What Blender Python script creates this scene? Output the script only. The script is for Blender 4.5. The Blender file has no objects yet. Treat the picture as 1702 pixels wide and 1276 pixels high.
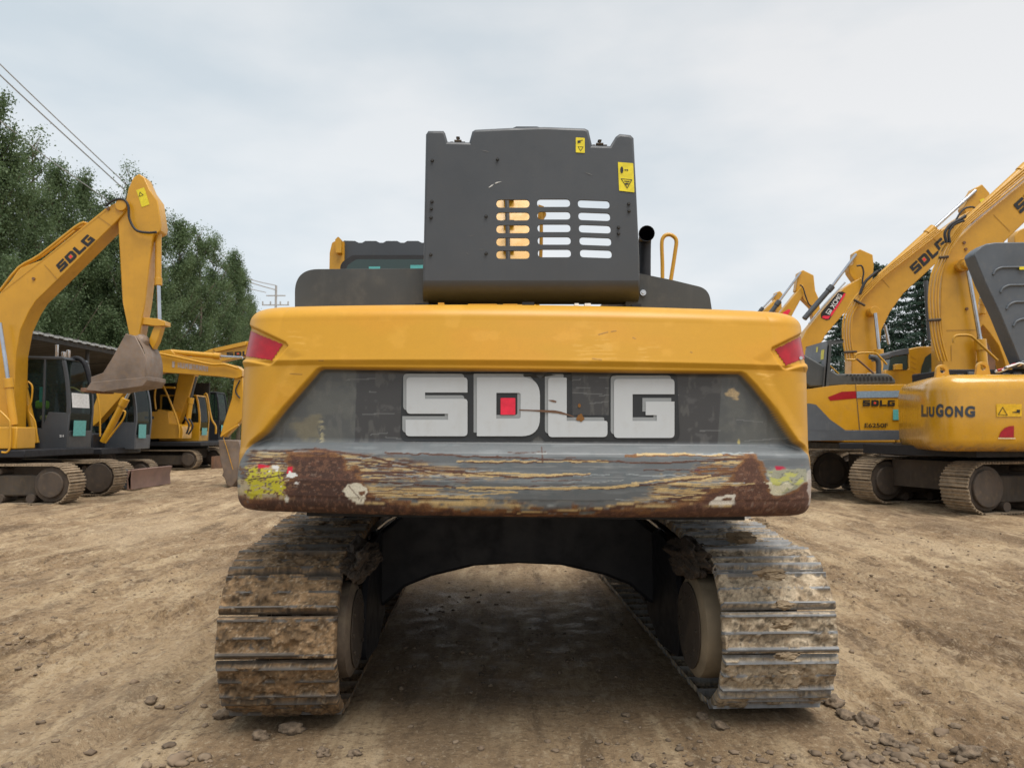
import bpy, bmesh, math, random
import numpy as np
from mathutils import Vector, Matrix, Euler, noise as mnoise
from mathutils.geometry import tessellate_polygon
random.seed(7); RNG = np.random.RandomState(7)
PI = math.pi
scene = bpy.context.scene

# ------------------------------------------------------------------ camera
F_PX, CX, CY, CAM_H = 1300.0, 851.0, 638.0, 1.55
TILT = math.atan(77.0 / F_PX)
cam_d = bpy.data.cameras.new("camera"); cam = bpy.data.objects.new("camera", cam_d)
scene.collection.objects.link(cam); scene.camera = cam
cam.location = (0, 0, CAM_H); cam.rotation_euler = (PI/2 + TILT, 0, 0)
cam_d.sensor_width = 36.0; cam_d.lens = 36.0 * F_PX / 1702.0
cam_d.clip_start = 0.1; cam_d.clip_end = 5000
cam_d.dof.use_dof = True; cam_d.dof.focus_distance = 3.95; cam_d.dof.aperture_fstop = 6.5

# ------------------------------------------------------------------ world / sun / exposure
SUN_EL, SUN_AZ = math.radians(70), math.radians(150)      # azimuth from +Y clockwise: behind the camera, to the right
world = bpy.data.worlds.new("World"); scene.world = world; world.use_nodes = True
wt = world.node_tree; wt.nodes.clear()
def wn(t): return wt.nodes.new(t)
wo = wn('ShaderNodeOutputWorld'); bg = wn('ShaderNodeBackground'); sky = wn('ShaderNodeTexSky')
sky.sky_type = 'NISHITA'; sky.sun_disc = False; sky.sun_elevation = SUN_EL; sky.sun_rotation = SUN_AZ
sky.air_density = 1.0; sky.dust_density = 2.5
tc = wn('ShaderNodeTexCoord'); mp = wn('ShaderNodeMapping'); mp.inputs['Scale'].default_value = (1, 1, 2.6)
n1 = wn('ShaderNodeTexNoise'); n1.inputs['Scale'].default_value = 3.1; n1.inputs['Detail'].default_value = 5; n1.inputs['Roughness'].default_value = .5
wt.links.new(tc.outputs['Generated'], mp.inputs[0]); wt.links.new(mp.outputs[0], n1.inputs['Vector'])
sep = wn('ShaderNodeSeparateXYZ'); wt.links.new(tc.outputs['Generated'], sep.inputs[0])
cr = wn('ShaderNodeValToRGB'); cr.color_ramp.elements[0].position = .34; cr.color_ramp.elements[1].position = .60
cr.color_ramp.elements[0].color = (5.6, 6.0, 6.3, 1); cr.color_ramp.elements[1].color = (6.9, 6.95, 7.0, 1)
wt.links.new(n1.outputs[0], cr.inputs[0])
# horizon brighter than zenith, and slightly bluer to the left
mr = wn('ShaderNodeMapRange'); mr.inputs['From Min'].default_value = 0.0; mr.inputs['From Max'].default_value = .55
mr.inputs['To Min'].default_value = 1.02; mr.inputs['To Max'].default_value = .84; wt.links.new(sep.outputs['Z'], mr.inputs['Value'])
mr2 = wn('ShaderNodeMapRange'); mr2.inputs['From Min'].default_value = -.6; mr2.inputs['From Max'].default_value = .3
wt.links.new(sep.outputs['X'], mr2.inputs['Value'])
tint = wn('ShaderNodeMix'); tint.data_type = 'RGBA'; tint.inputs['A'].default_value = (.92, .97, 1.0, 1); tint.inputs['B'].default_value = (1, 1, 1, 1)
wt.links.new(mr2.outputs[0], tint.inputs['Factor'])
mul1 = wn('ShaderNodeVectorMath'); mul1.operation = 'SCALE'; wt.links.new(cr.outputs[0], mul1.inputs[0]); wt.links.new(mr.outputs[0], mul1.inputs['Scale'])
mul2 = wn('ShaderNodeVectorMath'); mul2.operation = 'MULTIPLY'; wt.links.new(mul1.outputs[0], mul2.inputs[0]); wt.links.new(tint.outputs['Result'], mul2.inputs[1])
mixw = wn('ShaderNodeMix'); mixw.data_type = 'RGBA'; mixw.inputs['Factor'].default_value = .93
wt.links.new(sky.outputs[0], mixw.inputs['A']); wt.links.new(mul2.outputs[0], mixw.inputs['B'])
wt.links.new(mixw.outputs['Result'], bg.inputs['Color']); bg.inputs['Strength'].default_value = .1
wt.links.new(bg.outputs[0], wo.inputs[0])
sl = bpy.data.lights.new("sun", 'SUN'); sun = bpy.data.objects.new("sun", sl); scene.collection.objects.link(sun)
sl.energy = 2.5; sl.angle = math.radians(40); sl.color = (1.0, .95, .88)
sd = Vector((math.sin(SUN_AZ)*math.cos(SUN_EL), math.cos(SUN_AZ)*math.cos(SUN_EL), math.sin(SUN_EL)))
sun.rotation_euler = sd.to_track_quat('Z', 'Y').to_euler(); sun.location = (0, 0, 30)
scene.view_settings.view_transform = 'Standard'; scene.view_settings.look = 'None'
scene.view_settings.exposure = 0.5; scene.view_settings.gamma = 1.0
scene.cycles.max_bounces = 6

# ------------------------------------------------------------------ picture <-> world
ct, st = math.cos(TILT), math.sin(TILT)
def at(px, py, Y):
    a = (px - CX) / F_PX; b = (CY - py) / F_PX
    s = Y / (ct - b * st)
    return Vector((a * s, Y, CAM_H + (st + b * ct) * s))
def proj(P):
    P = np.asarray(P, float); d = P - np.array([0, 0, CAM_H])
    fwd = d[..., 1] * ct + d[..., 2] * st; up = -d[..., 1] * st + d[..., 2] * ct
    return CX + F_PX * d[..., 0] / fwd, CY - F_PX * up / fwd

# ------------------------------------------------------------------ numpy noise
_L = np.random.RandomState(3).rand(256, 256)
def vn(x, y):
    x = np.asarray(x, float); y = np.asarray(y, float)
    xi = np.floor(x).astype(int); yi = np.floor(y).astype(int); fx = x - xi; fy = y - yi
    fx = fx*fx*(3-2*fx); fy = fy*fy*(3-2*fy)
    g = lambda i, j: _L[i & 255, j & 255]
    return (g(xi, yi)*(1-fx) + g(xi+1, yi)*fx)*(1-fy) + (g(xi, yi+1)*(1-fx) + g(xi+1, yi+1)*fx)*fy
def fbm(x, y, o=4, seed=0):
    s = 0; a = .5; t = 0
    for k in range(o):
        s = s + a*vn(x*2**k + 17.3*k + seed*31.7, y*2**k + 9.1*k + seed*57.3); t += a; a *= .5
    return s / t
def sstep(a, b, x):
    t = np.clip((x - a) / (b - a), 0, 1); return t*t*(3-2*t)
def poly_sdf(px, py, poly):
    """signed distance (negative inside) of points to a polygon"""
    px = np.asarray(px, float); py = np.asarray(py, float)
    d = np.full(px.shape, 1e9); ins = np.zeros(px.shape, bool); n = len(poly)
    for i in range(n):
        x0, y0 = poly[i]; x1, y1 = poly[(i+1) % n]
        vx, vy = x1-x0, y1-y0; L = vx*vx+vy*vy+1e-12
        t = np.clip(((px-x0)*vx+(py-y0)*vy)/L, 0, 1)
        d = np.minimum(d, np.hypot(px-x0-t*vx, py-y0-t*vy))
        c = ((y0 > py) != (y1 > py)) & (px < (x1-x0)*(py-y0)/((y1-y0) if y1 != y0 else 1e-9)+x0)
        ins ^= c
    return np.where(ins, -d, d)

# ------------------------------------------------------------------ materials
class NT:
    def __init__(s, name):
        s.m = bpy.data.materials.new(name); s.m.use_nodes = True; s.t = s.m.node_tree
        s.b = s.t.nodes['Principled BSDF']; s.tc = s.t.nodes.new('ShaderNodeTexCoord')
    def n(s, t): return s.t.nodes.new(t)
    def l(s, a, b): s.t.links.new(a, b)
    def noise(s, scale, detail=4, rough=.55, stretch=None, coord='Object'):
        n = s.n('ShaderNodeTexNoise'); n.inputs['Scale'].default_value = scale
        n.inputs['Detail'].default_value = detail; n.inputs['Roughness'].default_value = rough
        if stretch:
            m = s.n('ShaderNodeMapping'); m.inputs['Scale'].default_value = stretch
            s.l(s.tc.outputs[coord], m.inputs[0]); s.l(m.outputs[0], n.inputs['Vector'])
        else: s.l(s.tc.outputs[coord], n.inputs['Vector'])
        return n.outputs[0]
    def ramp(s, v, p0, p1, c0=0, c1=1):
        r = s.n('ShaderNodeMapRange'); r.interpolation_type = 'SMOOTHSTEP'
        r.inputs['From Min'].default_value = p0; r.inputs['From Max'].default_value = p1
        r.inputs['To Min'].default_value = c0; r.inputs['To Max'].default_value = c1
        s.l(v, r.inputs['Value']); return r.outputs[0]
    def mix(s, f, a, b, mode='MIX'):
        m = s.n('ShaderNodeMix'); m.data_type = 'RGBA'; m.blend_type = mode
        for k, v in (('Factor', f), ('A', a), ('B', b)):
            i = m.inputs[k]
            if isinstance(v, (int, float)): i.default_value = v
            elif isinstance(v, tuple): i.default_value = (*v[:3], 1)
            else: s.l(v, i)
        return m.outputs['Result']
    def bump(s, v, dist=.01, strength=.5, prev=None):
        b = s.n('ShaderNodeBump'); b.inputs['Distance'].default_value = dist; b.inputs['Strength'].default_value = strength
        s.l(v, b.inputs['Height'])
        if prev is not None: s.l(prev, b.inputs['Normal'])
        s.l(b.outputs[0], s.b.inputs['Normal']); return b.outputs[0]
    def math(s, op, a, b=None):
        m = s.n('ShaderNodeMath'); m.operation = op
        for i, v in enumerate((a, b)):
            if v is None: continue
            if isinstance(v, (int, float)): m.inputs[i].default_value = v
            else: s.l(v, m.inputs[i])
        return m.outputs[0]

def paint(name, col, rough=.4, dirt=(.22, .16, .10), dirt_amt=.35, var=.12, metal=0, coat=0, bump=.15, low=None):
    """painted / bare surface with faded patches, blotchy dirt, fine scratches; low=(z0,z1): more of the dirt colour below z1"""
    k = NT(name)
    big = k.noise(1.7, 4, .6); mid = k.noise(9, 6, .65); fine = k.noise(70, 3, .6)
    c = k.mix(k.ramp(big, .3, .7), tuple(x*(1-var) for x in col), tuple(min(1, x*(1+var)) for x in col))
    d = k.ramp(mid, .62 - dirt_amt*.35, .80, 0, dirt_amt)
    if low:
        sp = k.n('ShaderNodeSeparateXYZ'); g = k.n('ShaderNodeNewGeometry'); k.l(g.outputs['Position'], sp.inputs[0])
        lz = k.ramp(sp.outputs['Z'], low[0], low[1], .8, 0); d = k.math('MAXIMUM', d, k.math('MULTIPLY', lz, k.ramp(mid, .3, .65)))
    c = k.mix(d, c, dirt)
    run = k.noise(3.2, 5, .65, (4, 4, .35)); c = k.mix(k.ramp(run, .52, .72, 0, dirt_amt*.7), c, tuple(.5*x+.5*y for x, y in zip(col, dirt)))
    scr = k.ramp(k.noise(26, 5, .7, (1, 1, 6)), .66, .74, 0, .35)
    c = k.mix(scr, c, tuple(min(1, x*1.35+.02) for x in col))
    k.l(c, k.b.inputs['Base Color'])
    r = k.math('ADD', k.ramp(mid, .3, .75, rough-.06, rough+.14), k.math('MULTIPLY', d, .35)); k.l(r, k.b.inputs['Roughness'])
    k.b.inputs['Metallic'].default_value = metal; k.b.inputs['Coat Weight'].default_value = coat; k.b.inputs['Coat Roughness'].default_value = .18
    if bump: k.bump(k.math('ADD', k.math('MULTIPLY', mid, .5), k.math('MULTIPLY', fine, .3)), .004, bump)
    return k.m
def plain(name, col, rough=.5, metal=0, alpha=None):
    k = NT(name); n = k.noise(22, 5, .6)
    k.l(k.mix(k.ramp(n, .3, .7), tuple(x*.85 for x in col), tuple(min(1, x*1.12) for x in col)), k.b.inputs['Base Color'])
    k.b.inputs['Roughness'].default_value = rough; k.b.inputs['Metallic'].default_value = metal
    return k.m
def attr_mat(name, rough_from_alpha=True, bump=.3, scale=180):
    k = NT(name); a = k.n('ShaderNodeAttribute'); a.attribute_name = 'Col'
    f = k.noise(scale, 3, .7); g = k.noise(scale/8, 4, .6)
    w_ = k.ramp(a.outputs['Alpha'], .36, .8, .04, .5)
    c = k.mix(w_, a.outputs['Color'], k.mix(k.ramp(f, .3, .7), (.55, .55, .55), (1.35, 1.35, 1.35)), 'MULTIPLY')
    c = k.mix(w_, c, k.mix(k.ramp(g, .3, .7), (.7, .7, .7), (1.25, 1.25, 1.25)), 'MULTIPLY')
    k.l(c, k.b.inputs['Base Color'])
    if rough_from_alpha: k.l(a.outputs['Alpha'], k.b.inputs['Roughness'])
    k.bump(k.math('MULTIPLY', k.math('ADD', f, g), w_), .005, bump)
    return k.m
M = {}
YEL = (.56, .285, .013)
M['yellow'] = paint('yellow_paint', YEL, .36, (.30, .17, .05), .30, .08, coat=.25)
M['yellow_old'] = paint('weathered_yellow_paint', (.53, .265, .02), .45, (.20, .12, .05), .5, .12)
M['grey'] = paint('charcoal_paint', (.052, .059, .068), .42, (.14, .13, .11), .2, .10)
M['grey_dusty'] = paint('dusty_charcoal_paint', (.055, .060, .062), .5, (.15, .15, .14), .4, .15)
M['slate'] = paint('slate_grey_paint', (.085, .098, .115), .42, (.2, .19, .17), .3, .1)
M['black'] = paint('black_paint', (.006, .007, .011), .6, (.028, .024, .02), .25, .1)
M['rubber'] = plain('black_rubber', (.02, .02, .022), .6)
M['steel'] = plain('bare_steel', (.55, .56, .58), .25, .85)
M['chrome'] = plain('chrome_rod', (.48, .50, .54), .2, 1); M['chrome'].node_tree.nodes['Noise Texture'].inputs['Scale'].default_value = 2
M['muddy'] = paint('mud_covered_steel', (.055, .044, .034), .85, (.15, .11, .07), .55, .3, bump=.8)
M['mud_dark'] = paint('dark_mud', (.05, .037, .027), .9, (.10, .075, .05), .6, .3, bump=1)
M['bucket'] = paint('worn_bucket_steel', (.20, .155, .125), .55, (.30, .20, .12), .6, .3, metal=.25, bump=.5)
M['rust'] = paint('rusty_steel', (.16, .085, .05), .8, (.24, .14, .08), .6, .3, bump=.5)
M['red'] = plain('red_reflector', (.34, .003, .012), .3)
M['red_letter'] = plain('red_paint', (.80, .02, .06), .45)
M['white'] = paint('white_letter_paint', (.53, .56, .58), .4, (.4, .38, .34), .35, .05)
M['letter_grey'] = paint('grey_letter_edge', (.30, .32, .33), .45, (.2, .2, .2), .3, .05)
M['ink'] = plain('black_ink', (.012, .012, .013), .45)
M['sticker'] = plain('yellow_sticker', (.75, .62, .02), .4)
M['cyan'] = plain('pale_cyan_sticker', (.10, .42, .41), .4)
M['white_plain'] = plain('white_paint', (.75, .77, .78), .4)
M['paleblue'] = plain('pale_blue_film', (.22, .30, .38), .3)
k = NT('tinted_glass'); k.b.inputs['Base Color'].default_value = (.03, .045, .045, 1); k.b.inputs['Roughness'].default_value = .06
k.b.inputs['IOR'].default_value = 1.5
_tr = k.n('ShaderNodeBsdfTransparent'); _tr.inputs[0].default_value = (.55, .68, .63, 1); _mx = k.n('ShaderNodeMixShader'); _mx.inputs[0].default_value = .30
k.l(_tr.outputs[0], _mx.inputs[1]); k.l(k.b.outputs[0], _mx.inputs[2]); k.l(_mx.outputs[0], k.t.nodes['Material Output'].inputs[0]); M['glass'] = k.m

# ------------------------------------------------------------------ objects
def tag(o, label=None, cat=None, group=None, kind=None):
    if label: o['label'] = label
    if cat: o['category'] = cat
    if group: o['group'] = group
    if kind: o['kind'] = kind
    return o
def world_of(o):
    m = o.matrix_basis.copy()
    if o.parent: m = world_of(o.parent) @ o.matrix_parent_inverse @ m
    return m
def set_parent(c, p):
    c.parent = p; c.matrix_parent_inverse = world_of(p).inverted()
def empty(name, loc, label, cat, group=None):
    o = bpy.data.objects.new(name, None); scene.collection.objects.link(o); o.location = loc; o.empty_display_size = .3
    return tag(o, label, cat, group)
def finish(o, smooth=40, bevel=0):
    me = o.data
    if smooth is not None:
        me.polygons.foreach_set('use_smooth', [True]*len(me.polygons))
        me.set_sharp_from_angle(angle=math.radians(smooth))
    if bevel:
        b = o.modifiers.new('bevel', 'BEVEL'); b.width = bevel; b.segments = 2; b.limit_method = 'ANGLE'; b.angle_limit = math.radians(35)
    return o
def obj(name, bm, mat, parent=None, smooth=40, bevel=0, T=None, recalc=True):
    if T is not None: bmesh.ops.transform(bm, matrix=T, verts=bm.verts)
    if recalc: bmesh.ops.recalc_face_normals(bm, faces=bm.faces)
    me = bpy.data.meshes.new(name); bm.to_mesh(me); bm.free()
    me.materials.append(M[mat] if isinstance(mat, str) else mat)
    o = bpy.data.objects.new(name, me); scene.collection.objects.link(o)
    # origin at the mesh centre
    n = len(me.vertices)
    if n:
        co = np.empty(n*3); me.vertices.foreach_get('co', co); co = co.reshape(-1, 3); c = (co.min(0)+co.max(0))/2
        me.vertices.foreach_set('co', (co-c).ravel()); o.location = c
    if parent is not None: set_parent(o, parent)
    return finish(o, smooth, bevel)
def BM(): return bmesh.new()
def addv(bm, vs, fs):
    v = [bm.verts.new(p) for p in vs]
    for f in fs:
        try: bm.faces.new([v[i] for i in f])
        except ValueError: pass
    return v
def box(bm, x0, x1, y0, y1, z0, z1):
    addv(bm, [(x0,y0,z0),(x1,y0,z0),(x1,y1,z0),(x0,y1,z0),(x0,y0,z1),(x1,y0,z1),(x1,y1,z1),(x0,y1,z1)],
         [(3,2,1,0),(4,5,6,7),(0,1,5,4),(1,2,6,5),(2,3,7,6),(3,0,4,7)])
def cyl(bm, p0, p1, r, seg=14, r1=None):
    p0 = Vector(p0); p1 = Vector(p1); r1 = r if r1 is None else r1
    d = (p1-p0).normalized(); a = d.orthogonal().normalized(); b = d.cross(a)
    A = [p0+(a*math.cos(t)+b*math.sin(t))*r for t in (2*PI*i/seg for i in range(seg))]
    B = [p1+(a*math.cos(t)+b*math.sin(t))*r1 for t in (2*PI*i/seg for i in range(seg))]
    addv(bm, A+B, [tuple(range(seg))[::-1], tuple(range(seg, 2*seg))]+[(i, (i+1)%seg, seg+(i+1)%seg, seg+i) for i in range(seg)])
def smooth_path(pts, n=6, closed=False):
    pts = [Vector(p) for p in pts]; out = []; N = len(pts)
    for i in range(N-1):
        p0 = pts[max(i-1, 0)]; p1 = pts[i]; p2 = pts[i+1]; p3 = pts[min(i+2, N-1)]
        for k in range(n):
            t = k/n; out.append(.5*((2*p1)+(p2-p0)*t+(2*p0-5*p1+4*p2-p3)*t*t+(3*p1-p0-3*p2+p3)*t**3))
    out.append(pts[-1]); return out
def tube(bm, pts, r, seg=8):
    pts = [Vector(p) for p in pts]; n = len(pts); rings = []
    t0 = (pts[1]-pts[0]).normalized(); a = t0.orthogonal().normalized()
    for i, p in enumerate(pts):
        t = (pts[min(i+1, n-1)]-pts[max(i-1, 0)]).normalized()
        a = (a-t*a.dot(t)).normalized(); b = t.cross(a)
        rr = r[i] if isinstance(r, (list, tuple)) else r
        rings.append([bm.verts.new(p+(a*math.cos(2*PI*k/seg)+b*math.sin(2*PI*k/seg))*rr) for k in range(seg)])
    for i in range(n-1):
        for k in range(seg): bm.faces.new((rings[i][k], rings[i][(k+1)%seg], rings[i+1][(k+1)%seg], rings[i+1][k]))
    bm.faces.new(rings[0][::-1]); bm.faces.new(rings[-1])
def prism(bm, pts, vec):
    """closed solid: polygon (any simple outline) swept along vec"""
    pts = [Vector(p) for p in pts]; vec = Vector(vec); n = len(pts)
    nrm = Vector((0,0,0))
    for i in range(n): nrm += pts[i].cross(pts[(i+1)%n])
    tri = tessellate_polygon([pts])
    addv(bm, pts+[p+vec for p in pts], [t for t in tri]+[tuple(i+n for i in t[::-1]) for t in tri]+[(i, (i+1)%n, n+(i+1)%n, n+i) for i in range(n)])
def plate(bm, loops, fn, vec):
    """loops of 2D points (first outer, others holes) mapped by fn to 3D, given thickness vec"""
    flat = [p for lp in loops for p in lp]; P = [Vector(fn(*p)) for p in flat]; vec = Vector(vec); n = len(flat)
    tri = tessellate_polygon([[Vector((p[0], p[1], 0)) for p in lp] for lp in loops])
    fs = [t for t in tri]+[tuple(i+n for i in t[::-1]) for t in tri]; o = 0
    for lp in loops:
        m = len(lp); fs += [(o+i, o+(i+1)%m, n+o+(i+1)%m, n+o+i) for i in range(m)]; o += m
    addv(bm, P+[p+vec for p in P], fs)
def rpoly(pts, seg=5):
    """polygon with rounded corners: pts = (x, y[, r])"""
    out = []; n = len(pts)
    for i in range(n):
        p = Vector(pts[i][:2]); r = pts[i][2] if len(pts[i]) > 2 else 0
        if not r: out.append((p.x, p.y)); continue
        a = (Vector(pts[i-1][:2])-p).normalized(); b = (Vector(pts[(i+1)%n][:2])-p).normalized()
        ang = a.angle(b); d = r/math.tan(ang/2); d = min(d, .49*(Vector(pts[i-1][:2])-p).length, .49*(Vector(pts[(i+1)%n][:2])-p).length)
        p0 = p+a*d; p1 = p+b*d
        for k in range(seg+1):
            t = k/seg; q = p0*(1-t)**2+p*2*t*(1-t)+p1*t*t; out.append((q.x, q.y))
    return out
def resample(pts, L):
    out = []; n = len(pts)
    for i in range(n):
        a = Vector(pts[i]); b = Vector(pts[(i+1)%n]); m = max(1, int((b-a).length/L))
        out += [tuple(a+(b-a)*k/m) for k in range(m)]
    return out
def slab(loops, Y, thick, sub=None): 
    bm = BM(); plate(bm, loops, lambda x, y: at(x, y, Y), (0, thick, 0)); return bm
def text_loops(txt, shear=0, fat=.03):
    """triangles of a text as 2D verts, faces (height about 1)"""
    cu = bpy.data.curves.new('t', 'FONT'); cu.body = txt; cu.size = 1.4; cu.offset = fat; cu.shear = shear
    o = bpy.data.objects.new('t', cu); scene.collection.objects.link(o)
    dg = bpy.context.evaluated_depsgraph_get(); me = bpy.data.meshes.new_from_object(o.evaluated_get(dg))
    v = [(a.co.x, a.co.y) for a in me.vertices]; f = [tuple(p.vertices) for p in me.polygons]
    bpy.data.objects.remove(o); bpy.data.curves.remove(cu); bpy.data.meshes.remove(me)
    xs = [a[0] for a in v]; ys = [a[1] for a in v]; x0, x1, y0, y1 = min(xs), max(xs), min(ys), max(ys)
    return [((a[0]-x0)/(x1-x0), (a[1]-y0)/(y1-y0)) for a in v], f
def quad_fn(q, Y):
    """(u,v) in the unit square -> the picture quad q (bl, br, tr, tl), at distance Y (number or function of pixel)"""
    def fn(u, v):
        x = (1-v)*((1-u)*q[0][0]+u*q[1][0])+v*((1-u)*q[3][0]+u*q[2][0]); y = (1-v)*((1-u)*q[0][1]+u*q[1][1])+v*((1-u)*q[3][1]+u*q[2][1])
        return at(x, y, Y(x, y) if callable(Y) else Y)
    return fn
def sheet(bm, vs, fs): addv(bm, vs, fs)
def text_decal(name, txt, q, Y, mat, parent, shear=0, fat=.03):
    v, f = text_loops(txt, shear, fat); fn = quad_fn(q, Y); bm = BM(); sheet(bm, [fn(*p) for p in v], f)
    return obj(name, bm, mat, parent, smooth=None, recalc=False)
# the block letters S D L G in a 0..1660 x 65..475 frame (traced), y down
LET = {
 'S': [rpoly([(55,95,25),(415,95,25),(415,185),(165,185),(165,222),(415,222,20),(415,442,25),(50,442,25),(50,345),(300,345),(300,310),(55,310,25)])],
 'D': [rpoly([(470,95,6),(842,95,110),(842,442,110),(470,442,6)], 8), rpoly([(585,187),(728,187,14),(728,338,14),(585,338)])],
 'L': [rpoly([(890,97,20),(1000,97,8),(1000,352),(1240,352,12),(1240,447,25),(890,447,25)])],
 'G': [rpoly([(1278,105,25),(1635,105,25),(1635,195),(1388,195),(1388,352),(1530,352),(1530,318),(1465,318),(1465,238),(1635,238),(1635,452,25),(1278,452,25)])]}
RED_SQ = rpoly([(610,217,6),(697,217,6),(697,316,6),(610,316,6)])
def block_logo(q, Y, parent, ink='ink', red='red_letter', off=0):
    """small block-letter logo on a machine: q = picture quad (bl, br, tr, tl)"""
    fn0 = quad_fn(q, Y); fn = lambda x, y: fn0((x-50)/1588, (452-y)/357)
    bm = BM()
    for ch in 'SDLG':
        lp = LET[ch]; tri = tessellate_polygon([[Vector((*p, 0)) for p in l] for l in lp]); flat = [p for l in lp for p in l]
        addv(bm, [fn(*p) for p in flat], tri)
    obj('lettering', bm, ink, parent, smooth=None, recalc=False)
    bm = BM(); addv(bm, [fn(*p) for p in RED_SQ], [tuple(range(len(RED_SQ)))]); obj('emblem', bm, red, parent, smooth=None, recalc=False)

# ================================================================== GROUND
RUTS = ((-2.45,.30),(-3.75,.34),(-5.4,.4),(-7.6,.4),(2.55,.30),(3.8,.34),(5.7,.4),(7.9,.4))
def ground_h(x, y):
    x = np.asarray(x, float); y = np.asarray(y, float)
    pad = sstep(2.0, 1.7, np.abs(x-.08+.04*(y-4)))*sstep(3.7, 4.1, y)*sstep(9.5, 8.8, y)
    far = sstep(40, 14, y); side = sstep(1.7, 2.3, np.abs(x-.05))
    h = (fbm(x*.35, y*.35, 3, 1)-.5)*.10 + (fbm(x*2.2, y*.55, 4, 2)-.5)*.055 + (fbm(x*8, y*5, 4, 5)-.5)*.040
    xw = x + .25*np.sin(y*.16) + (fbm(x*.2, y*.15, 2, 40)-.5)*.8
    h = h + side*far*((fbm(xw*2.4, y*.16, 3, 6)-.5)*.11 + (fbm(xw*9, y*.5, 3, 7)-.5)*.035)
    for i, (xc, w) in enumerate(RUTS):          # track prints: cross bars pressed by passing machines, clods along their edges
        d = np.abs(xw-xc); band = sstep(w, w*.7, d); ph = (y/.20+i*.37+.3*fbm(x*2, y*.6, 2, 50+i)) % 1
        keep = sstep(.42, .60, fbm(x*.8+i, y*.45, 3, 60+i))*far
        h = h + band*keep*(.016*sstep(.0, .25, ph)*sstep(1, .75, ph)-.018)
        h = h + np.exp(-((d-w)/.06)**2)*keep*.030*(.3+1.4*fbm(x*9, y*7, 3, 70+i))
    cl = fbm(x*16, y*14, 3, 9); h = h + sstep(.56, .72, cl)*.028*sstep(.40, .55, fbm(x*1.1, y*.8, 3, 12))
    x0 = -3.08+(y-5.74)*.17; h = h + np.exp(-((x-x0)/.07)**2)*sstep(5.3, 5.8, y)*sstep(8.4, 7.6, y)*.075*sstep(.35, .6, fbm(x*8, y*6, 3, 21))   # row of torn-up clods
    flat = sstep(1.75, 1.0, np.abs(x-.05+.04*(y-4)))
    h = h*(1-.78*flat)*(1-.85*pad)
    ridge = np.exp(-((np.abs(x-.08+.04*(y-4))-1.80)/.09)**2)*sstep(4.2, 4.9, y)*.07*fbm(x*6, y*5, 3, 20)*2
    return h + ridge*sstep(9.5, 8, y)
xs = np.concatenate([-np.geomspace(2500, 14, 26), np.arange(-13.6, -3.6, .075), np.arange(-3.6, 3.6, .017), np.arange(3.6, 13.8, .075), np.geomspace(14, 2500, 26)])
ys = np.concatenate([[-2500, -400, -80, -20, -8, -3, -1], np.arange(0, 3.3, .12), np.arange(3.3, 6.2, .0155), np.arange(6.2, 12, .045), np.arange(12, 40, .22), np.geomspace(40.5, 3000, 30)])
GX, GY = np.meshgrid(xs, ys); GZ = ground_h(GX, GY)*sstep(60, 30, np.hypot(GX, GY))
def grid_mesh(name, X, Y, Z, col=None):
    nr, nc = X.shape; me = bpy.data.meshes.new(name)
    me.vertices.add(nr*nc); me.vertices.foreach_set('co', np.stack([X, Y, Z], -1).astype(np.float32).ravel())
    i = np.arange(nr*nc).reshape(nr, nc); q = np.stack([i[:-1,:-1], i[:-1,1:], i[1:,1:], i[1:,:-1]], -1).reshape(-1, 4)
    me.loops.add(q.size); me.loops.foreach_set('vertex_index', q.ravel().astype(np.int32))
    me.polygons.add(len(q)); me.polygons.foreach_set('loop_start', np.arange(0, q.size, 4, dtype=np.int32))
    me.update(calc_edges=True); me.polygons.foreach_set('use_smooth', np.ones(len(q), bool))
    if col is not None:
        a = me.color_attributes.new('Col', 'FLOAT_COLOR', 'POINT'); a.data.foreach_set('color', col.astype(np.float32).ravel())
    return me
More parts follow.
